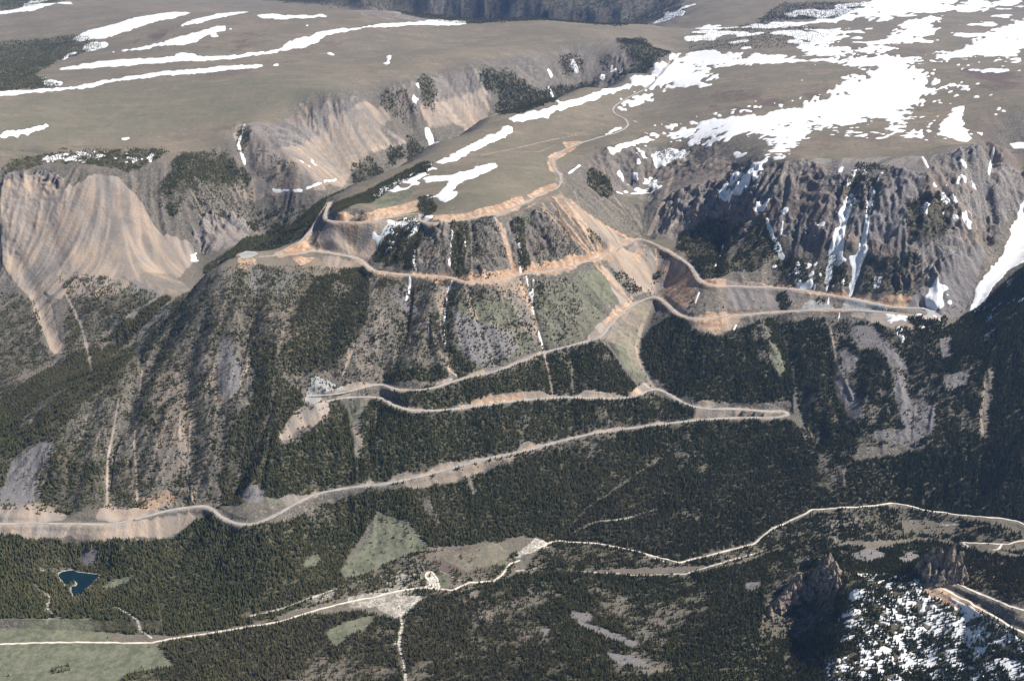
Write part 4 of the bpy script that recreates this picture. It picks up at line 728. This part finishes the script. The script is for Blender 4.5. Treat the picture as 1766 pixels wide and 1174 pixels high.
    hs = s.math('MULTIPLY', h, s.math('ADD', s.math('MULTIPLY', m4[0], 0.8), 0.2))
    return s.out(col, hs, 1.6, 0.7)

M_ground = ground_material()
s = NT('old snow', 0.6, 0.2); nn = s.noise(25, 4)
M_snow = s.out(s.mix(nn, (0.80, 0.80, 0.81), (0.90, 0.90, 0.89)), s.noise(12, 3), 0.8, 0.4)
s = NT('asphalt', 0.85, 0.2)
M_asph = s.out(s.mix(s.ramp(s.noise(30, 3), .35, .65), (0.33, 0.32, 0.305), (0.42, 0.405, 0.38)))
s = NT('road shoulder gravel')
M_shoul = s.out(s.mix(s.ramp(s.noise(12, 4), .35, .65), (0.40, 0.33, 0.26), (0.56, 0.48, 0.39)))
s = NT('pale gravel')
M_gravel = s.out(s.mix(s.ramp(s.noise(18, 4), .35, .7), (0.62, 0.55, 0.44), (0.85, 0.80, 0.70)))
s = NT('lake water', 0.35, 0.3)
M_water = s.out(s.mix(s.ramp(s.noise(60, 2), .35, .7), (0.003, 0.016, 0.024), (0.006, 0.026, 0.034)), s.noise(3, 2), 0.15, 0.3)
s = NT('rock', 0.9, 0.15)
rk = s.mix(s.ramp(s.noise(7, 5, .7, sz=.6), .35, .65), (0.09, 0.078, 0.068), (0.42, 0.335, 0.255))
M_rock = s.out(s.mix(s.ramp(s.noise(2.5, 3), .55, .75), rk, (0.42, 0.38, 0.33)), s.noise(3, 4), 2.5, 0.9)
s = NT('grey riprap', 0.9, 0.15)
M_rip = s.out(s.mix(s.ramp(s.noise(5, 3, sx=2), .35, .65), (0.24, 0.24, 0.23), (0.48, 0.465, 0.44)), s.noise(4, 3), 1.5, 0.7)
def tree_mat(name, a, b):
    s = NT(name, 0.85, 0.12)
    oi = s.n('ShaderNodeObjectInfo')
    c = s.mix(oi.outputs['Random'], a, b)
    return s.out(s.mix(s.ramp(s.noise(1.6, 2), .4, .7), c, tuple(q * 0.6 for q in b)))
M_con = tree_mat('conifer needles', (0.060, 0.074, 0.030), (0.155, 0.160, 0.070))
M_con2 = tree_mat('olive conifer needles', (0.115, 0.120, 0.052), (0.225, 0.210, 0.105))
M_dead = tree_mat('grey brown bare twigs', (0.10, 0.080, 0.058), (0.19, 0.155, 0.12))
s = NT('bark'); M_bark = s.out(s.mix(s.noise(1, 3), (0.10, 0.075, 0.055), (0.20, 0.16, 0.13)))

# ------------------------------------------------------------------ ground, snow, roads, lake
me, _ = grid_mesh('ground', Xg, Yg, Zf)
gxf, gyf = grad(Zf); slf = np.hypot(gxf, gyf)
turf_m = sstep(0.20, 0.42, soft(slf, 4) + 0.06 * N1) * sstep(120000, 0, Yg)
lowland = sstep(520, 380, Zf)
stony = np.clip(np.maximum(turf_m, lowland * 0.6), 0, 1)
def attr(me, name, a, b, c):
    at = me.attributes.new(name, 'FLOAT_VECTOR', 'POINT')
    at.data.foreach_set('vector', np.stack([a, b, c], -1).astype(np.float32).ravel())
attr(me, 'cover_a', tan, orange, green); attr(me, 'cover_b', talus, crag, gravel)
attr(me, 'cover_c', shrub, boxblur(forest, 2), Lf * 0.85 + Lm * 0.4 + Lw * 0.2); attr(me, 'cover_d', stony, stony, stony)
me.polygons.foreach_set('use_smooth', np.ones(len(me.polygons), bool))
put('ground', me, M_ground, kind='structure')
SNV = soft(snow, 1)
snz = Zf + np.clip((SNV - 0.5) * (5 + Yg * 0.0012), -2.5, 1.2 + (Yg > Yb) * 1.5)
me, _ = grid_mesh('snow', Xg, Yg, snz, SNV > 0.3)
me.polygons.foreach_set('use_smooth', np.ones(len(me.polygons), bool))
put('snow', me, M_snow, kind='stuff', label='old spring snow lying in patches on the plateaus and gullies')

def ribbon(name, S, w_, lift, mat, wvar=0.0, thick=0.25):
    T = np.gradient(S[:, :2], axis=0); T /= np.maximum(np.hypot(T[:, 0], T[:, 1]), 1e-6)[:, None]
    Nn = np.stack([-T[:, 1], T[:, 0]], -1)
    z = S[:, 2] + lift + np.maximum(0, S[:, 1] - 4200) * 0.0012
    V, F = [], []
    for k in range(len(S)):
        ww = w_ * 0.5 * (1 + wvar * math.sin(k * 0.37) * math.sin(k * 0.083 + 1) + wvar * 0.5 * math.sin(k * 1.3))
        for s_, dz in ((-1.02, -thick - 0.6), (-1, 0), (0, 0.06), (1, 0), (1.02, -thick - 0.6)):
            V.append((S[k, 0] + Nn[k, 0] * ww * s_, S[k, 1] + Nn[k, 1] * ww * s_, z[k] + dz))
    for k in range(len(S) - 1):
        for q in range(4): F.append((k * 5 + q, k * 5 + q + 1, k * 5 + q + 6, k * 5 + q + 5))
    me = poly_mesh(name, V, F); me.materials.append(mat); return me
allh = [('highway', hw_main, 7.4), ('highway', hw_up, 7.4), ('highway', hw_spur, 5.5)]
for nm, S, w_ in allh:
    put('road_shoulder', ribbon('road_shoulder', S, w_ + 1.9, 0.12, M_shoul, 0.22), None, kind='structure')
    put(nm, ribbon(nm, S, w_, 0.28, M_asph), None, kind='structure')
for S, w_ in gravel_roads:
    put('gravel_road', ribbon('gravel_road', S, w_, 0.35, M_gravel, 0.18), None, kind='structure')
me = poly_mesh('lake', [(x, y, LZ) for x, y in LP], [tuple(range(len(LP)))])
put('lake', me, M_water, kind='structure')
# paved pull-outs at the two upper hairpins
PADS = [([(412,438),(424,433),(440,434),(446,438),(432,445),(415,446)], 569.6), ([(526,686),(534,681),(552,681),(556,690),(542,697),(529,692)], 301.5), ([(1588,529),(1601,532),(1626,546),(1612,550),(1592,548),(1600,540)], 443.0)]
def pad(polyp, z, name='road_pullout'):
    V = [(*[float(q) for q in at_z(a, b, z)], z + 0.15) for a, b in polyp]
    put(name, poly_mesh(name, V, [tuple(range(len(V)))]), M_asph, kind='structure')
for p_, z_ in PADS: pad(p_, z_)

# ------------------------------------------------------------------ conifers
def conifer(seed, dead=False):
    """unit tree, height 1: ragged whorls of drooping boughs"""
    r = random.Random(seed); V, F = [], []
    tiers = 5 if dead else 7
    for t in range(tiers):
        f = t / tiers
        z0 = 0.10 + 0.86 * f; zt = min(1.0, z0 + 0.30 * (1 - 0.45 * f)); R = (0.215 if not dead else 0.17) * (1 - f) ** 0.85 * r.uniform(0.85, 1.12) + 0.018
        m = 9 - (t > 4) * 2; ph = r.uniform(0, 6.28); b = len(V)
        V.append((r.uniform(-.01, .01), r.uniform(-.01, .01), zt))
        for k in range(2 * m):
            a = ph + math.pi * k / m; q = R * (r.uniform(0.85, 1.2) if k % 2 == 0 else r.uniform(0.35, 0.6))
            V.append((q * math.cos(a), q * math.sin(a), z0 - (0.035 if k % 2 == 0 else -0.015) + r.uniform(-.02, .02)))
        for k in range(2 * m):
            if dead and r.random() < 0.35: continue
            F.append((b, b + 1 + k, b + 1 + (k + 1) % (2 * m)))
    return poly_mesh('conifer_crown', V, F)
def trunk_mesh():
    V, F = [], []
    for q, (z, R) in enumerate(((0, .022), (0.5, .013), (0.93, .003))):
        for k in range(6): V.append((R * math.cos(k * 1.0472), R * math.sin(k * 1.0472), z))
    for q in range(2):
        for k in range(6): F.append((q * 6 + k, q * 6 + (k + 1) % 6, q * 6 + 6 + (k + 1) % 6, q * 6 + 6 + k))
    return poly_mesh('conifer_trunk', V, F)
rng = np.random.default_rng(5)
crowns = [conifer(k) for k in range(4)]
for q, c in enumerate(crowns): c.materials.append(M_con if q < 2 else M_con2)
deads = [conifer(20 + k, True) for k in range(2)]
for c in deads: c.materials.append(M_dead)
tm = trunk_mesh(); tm.materials.append(M_bark)

cellA = (Yg * (us[1] - us[0])) * (Yg * np.gradient(vs)[:, None])
per = np.interp(Yg, [3600, 5200], [16.0, 46.0]) * (1 - 0.4 * sstep(380, 620, Zf))
Xn, Yn, Zn = Xg, Yg, Zf
depth = Yn * CP + (CAM_Z - Zn) * SP
pxg = 883 + FPX * Xn / depth; pyg = 587 - FPX * ((Zn - CAM_Z) * CP + Yn * SP) / depth
inframe = (pxg > -320) & (pxg < 2150) & (pyg > -60) & (pyg < 1290)
lam = forest * cellA / per * inframe * (Yg < 10600)
# sparse cover grows in clumps
clump = sstep(-0.25, 0.35, fbm(Xg, Yg, 22, 2, 21) + 0.25 * N1)
lam = lam * np.where(forest > 0.85, 1, 0.35 + 1.15 * clump)
lam += 0.0 + (forest < 0.5) * cellA / 420.0 * inframe * steep * sstep(900, 500, Zf) * (tan < 0.5) * (Yg < 4300) * (Dr > 4) * sstep(-.3, .5, fbm(Xg, Yg, 60, 2, 33))
lam += (rng.random(lam.shape) < 0.00035) * inframe * (Zf > 60) * (Dr > 6) * (forest > 0.02) * (Yg < 4200) * 1.0
cnt = rng.poisson(np.minimum(lam, 3))
ti, tj = np.nonzero(cnt); rep = cnt[ti, tj]; ti = np.repeat(ti, rep); tj = np.repeat(tj, rep)
fi = np.clip(ti + rng.uniform(-.5, .5, len(ti)), 0, NV - 2); fj = np.clip(tj + rng.uniform(-.5, .5, len(ti)), 0, NU - 2)
ty = np.exp(np.interp(fi, np.arange(NV), vs)); tx = (U0 + fj * (us[1] - us[0])) * ty; tz = bil(Zf, fi, fj)
ok = (bil(Dr, fi, fj) > 0.8); tx, ty, tz, fi, fj = tx[ok], ty[ok], tz[ok], fi[ok], fj[ok]
nT = len(tx)
altf = sstep(380, 620, tz)
sz = (10.8 - 3.8 * altf) * rng.uniform(0.62, 1.25, nT) * np.interp(ty, [3600, 5200], [1.0, 1.5]) * (0.75 + 0.25 * bil(forest, fi, fj))
isdead = rng.random(nT) < (0.05 + 0.42 * bil(dead, fi, fj))
stand = fbm(tx, ty, 160, 3, 51) + 0.6 * fbm(tx, ty, 30, 2, 52)
sz *= 1 + 0.22 * fbm(tx, ty, 60, 2, 53)
kind_i = np.where(isdead, 4 + rng.integers(0, 2, nT), rng.integers(0, 2, nT) + 2 * (stand + rng.uniform(-.5, .5, nT) > 0.05))
SC['tree_count'] = nT
dd = ty * CP + (CAM_Z - tz) * SP
tpx = 883 + FPX * tx / dd; tpy = 587 - FPX * ((tz - CAM_Z) * CP + ty * SP) / dd
inside_f = (tpx > 6) & (tpx < 1760) & (tpy > 40) & (tpy < 1168)
sizepx = np.where(inside_f & ~isdead, sz / dd, 0)
order = np.argsort(-sizepx)
single = order[:290]
mask = np.ones(nT, bool); mask[single] = False
# the forest: one object whose points carry the same conifers
me = bpy.data.meshes.new('conifer_forest')
P3 = np.stack([tx[mask], ty[mask], tz[mask] - 0.2], -1).astype(np.float32)
me.vertices.add(len(P3)); me.vertices.foreach_set('co', P3.ravel())
a = me.attributes.new('size', 'FLOAT', 'POINT'); a.data.foreach_set('value', sz[mask].astype(np.float32))
a = me.attributes.new('turn', 'FLOAT', 'POINT'); a.data.foreach_set('value', rng.uniform(0, 6.28, len(P3)).astype(np.float32))
a = me.attributes.new('sort', 'INT', 'POINT'); a.data.foreach_set('value', kind_i[mask].astype(np.int32))
me.update()
shapes = bpy.data.collections.new('conifer_shapes')
for q, c in enumerate(crowns + deads):
    o = bpy.data.objects.new('conifer_shape_' + 'abcdef'[q], c); shapes.objects.link(o)
ng = bpy.data.node_groups.new('plant conifers', 'GeometryNodeTree')
ng.interface.new_socket('Geometry', in_out='INPUT', socket_type='NodeSocketGeometry')
ng.interface.new_socket('Geometry', in_out='OUTPUT', socket_type='NodeSocketGeometry')
gi, go = ng.nodes.new('NodeGroupInput'), ng.nodes.new('NodeGroupOutput')
ip = ng.nodes.new('GeometryNodeInstanceOnPoints'); co_ = ng.nodes.new('GeometryNodeCollectionInfo')
co_.inputs['Collection'].default_value = shapes; co_.inputs['Separate Children'].default_value = True; co_.inputs['Reset Children'].default_value = True
def nat(nm, ty_):
    o = ng.nodes.new('GeometryNodeInputNamedAttribute'); o.data_type = ty_; o.inputs['Name'].default_value = nm; return o.outputs[0]
ng.links.new(gi.outputs[0], ip.inputs['Points']); ng.links.new(co_.outputs[0], ip.inputs['Instance']); ip.inputs['Pick Instance'].default_value = True
ng.links.new(nat('sort', 'INT'), ip.inputs['Instance Index'])
cx = ng.nodes.new('ShaderNodeCombineXYZ'); ng.links.new(nat('turn', 'FLOAT'), cx.inputs[2]); ng.links.new(cx.outputs[0], ip.inputs['Rotation'])
ng.links.new(nat('size', 'FLOAT'), ip.inputs['Scale']); ng.links.new(ip.outputs[0], go.inputs[0])
fo = put('conifer_forest', me, None, kind='stuff', label='dense dark conifer forest covering the lower slopes and valley')
md = fo.modifiers.new('plant', 'NODES'); md.node_group = ng

def place_tree(x, y, z, h, label, group, k):
    r = bpy.data.objects.new('conifer_tree', None); C.objects.link(r); r.location = (x, y, z - 0.2); r.scale = (h, h, h)
    r.rotation_euler = (0, 0, k * 1.7); r['label'] = label; r['category'] = 'tree'; r['group'] = group
    c = bpy.data.objects.new('crown', crowns[k % 4]); C.objects.link(c); c.parent = r
    t = bpy.data.objects.new('trunk', tm); C.objects.link(t); t.parent = r
for q, k in enumerate(single):
    X_, Y_ = tpx[k], tpy[k]
    if snow[int(fi[k]), int(fj[k])] > 0.3 or (X_ > 1420 and Y_ > 1080):
        lb, gp = 'small dark conifer on the snow covered slope in the lower right corner', 'conifers on the snowy foreground slope'
    elif X_ > 1250:
        lb, gp = 'dark conifer left of the snow covered slope at the bottom edge', 'conifers beside the snowy foreground slope'
    elif X_ > 880:
        lb, gp = 'dark conifer in the forest at the bottom edge, right of the middle', 'conifers at the bottom edge right of the middle'
    elif X_ > 700:
        lb, gp = 'dark conifer just right of the white streambed at the bottom edge', 'conifers right of the streambed'
    elif X_ > 300:
        lb, gp = 'dark conifer in the brown forest between meadow and streambed at the bottom edge', 'conifers between meadow and streambed'
    else:
        lb, gp = 'dark conifer beside the green meadow in the lower left corner', 'conifers by the lower left meadow'
    place_tree(float(tx[k]), float(ty[k]), float(tz[k]), float(sz[k]), lb, gp, q)
for q, (px, py, h, lb) in enumerate([(15,1166,11,'lone conifer in the green meadow near the lower left corner'),(186,1100,9,'lone dark tree beside the pale gravel road in the meadow'),(245,1150,9,'small conifer alone in the right part of the lower meadow'),(258,1117,8,'small conifer just below the gravel road by the meadow edge'),
        (660,895,13,'tree clump standing on the left edge of the triangular meadow'),(388,905,12,'dark round tree beside the highway at its lower left bend'),(232,898,9,'small dark conifer on the bank just below the lowest highway'),(695,378,9,'single dark tree on the tan scree below the upper road')]):
    x, y, z = march([px], [py], Zf)
    place_tree(float(x[0]), float(y[0]), float(z[0]), h, lb, 'lone conifers in the open', q)

# ------------------------------------------------------------------ rock outcrops on the near ridge
def spire(bm_v, bm_f, cx_, cy_, cz_, R, H, seed, lean=(0, 0)):
    r = random.Random(seed); m, rows = 26, 16; b = len(bm_v)
    ph = [r.uniform(0, 6.28) for _ in range(8)]; base = cz_ - 14
    for q in range(rows + 1):
        f = q / rows
        prof = (1 - f ** 1.7) * 0.95 + 0.05
        st = 1 + 0.10 * math.sin(f * 21 + ph[0])
        for k in range(m):
            a = 2 * math.pi * k / m
            w_ = 1 + 0.28 * math.sin(2 * a + ph[1] + f) + 0.22 * abs(math.sin(3.5 * a + ph[2] + f * 1.2)) + 0.14 * math.sin(7 * a + ph[3] + 2 * f) + r.uniform(-0.13, 0.13)
            rr = R * prof * w_ * st
            bm_v.append((cx_ + rr * math.cos(a) + lean[0] * f * H, cy_ + rr * math.sin(a) * 0.85 + lean[1] * f * H, base + (H + 14) * f + r.uniform(-.03, .03) * H))
    for q in range(rows):
        for k in range(m):
            bm_f.append((b + q * m + k, b + q * m + (k + 1) % m, b + (q + 1) * m + (k + 1) % m, b + (q + 1) * m + k))
    bm_f.append(tuple(b + rows * m + k for k in range(m)))
def outcrop(label, specs, seed):
    V, F = [], []
    for q, (px, py, R, H) in enumerate(specs):
        x, y, z = march([px], [py], Zf)
        spire(V, F, float(x[0]), float(y[0]), float(z[0]), R, H, seed + q, (0.04, 0))
    o0 = V[0]
    V = [(a - o0[0], b - o0[1], c - o0[2]) for a, b, c in V]
    put('rock_outcrop', poly_mesh('rock_outcrop', V, F), M_rock, label=label, cat='rock', loc=o0, group='rock outcrops on the near ridge')
outcrop('tall jagged brown rock tower above the bend of the gravel track', [(1600,985,19,64),(1612,990,20,70),(1597,996,16,46),(1634,985,16,78),(1642,1000,18,54),(1622,1004,16,36),(1654,1000,16,44),(1648,986,15,50),(1586,985,13,34),(1610,1001,15,32),(1628,995,14,48)], 3)
outcrop('dark brown crag with one sunlit face left of the snowy slope', [(1424,992,24,64),(1434,998,20,50),(1412,1000,20,48),(1400,1008,16,36),(1428,1012,20,34),(1388,1016,14,26),(1440,1010,14,34),(1418,984,12,52)], 40)
outcrop('low dark rock rib running down from the brown crag', [(1376,1016,22,46),(1364,1028,21,40),(1352,1040,19,38),(1340,1050,17,30),(1327,1060,14,24),(1370,1040,15,30),(1386,1030,18,36),(1396,1022,16,40),(1315,1068,10,16)], 60)

# ------------------------------------------------------------------ riprap slopes between the switchbacks
def riprap(poly, label, seed):
    P, z = world_line(list(poly) + [poly[0]], Zf, 12)
    wd = window(P, 6)
    m = inside(P[:-1], Xg[wd], Yg[wd])
    lift = np.where(m, 1.2 + 0.7 * vnoise(Xg[wd] / 3.5, Yg[wd] / 3.5, seed), -2.0)
    me, _ = grid_mesh('riprap_slope', Xg[wd], Yg[wd], Zf[wd] + lift, m)
    put('riprap_slope', me, M_rip, label=label, cat='embankment', group='riprap slopes')
riprap([(527,683),(536,650),(545,648),(560,655),(575,662),(597,673),(575,677),(540,681)], 'pale grey rock slope above the left lower hairpin', 1)
riprap([(1380,534),(1386,523),(1400,517),(1437,529),(1439,535),(1410,534)], 'smaller grey riprap patch between the two upper roads', 2)
riprap([(1449,534),(1456,517),(1468,515),(1500,522),(1530,530),(1530,538),(1490,536)], 'larger grey riprap slope just left of the right upper hairpin', 3)

# ------------------------------------------------------------------ air
HAZE = 2.0e-5
V = [(x, y, z) for z in (-60, 1760) for x, y in ((-17500, -300), (17500, -300), (17500, 18500), (-17500, 18500))]
hz = poly_mesh('haze', V, [(0, 3, 2, 1), (4, 5, 6, 7), (0, 1, 5, 4), (1, 2, 6, 5), (2, 3, 7, 6), (3, 0, 4, 7)])
hm = bpy.data.materials.new('haze'); hm.use_nodes = True; hm.node_tree.nodes.clear()
mo = hm.node_tree.nodes.new('ShaderNodeOutputMaterial'); pv = hm.node_tree.nodes.new('ShaderNodeVolumePrincipled')
pv.inputs['Color'].default_value = (0.28, 0.50, 1.0, 1); pv.inputs['Density'].default_value = HAZE; pv.inputs['Anisotropy'].default_value = 0.2
hm.node_tree.links.new(pv.outputs[0], mo.inputs['Volume'])
put('haze', hz, hm, kind='stuff', label='thin blue haze of distance over the whole landscape')
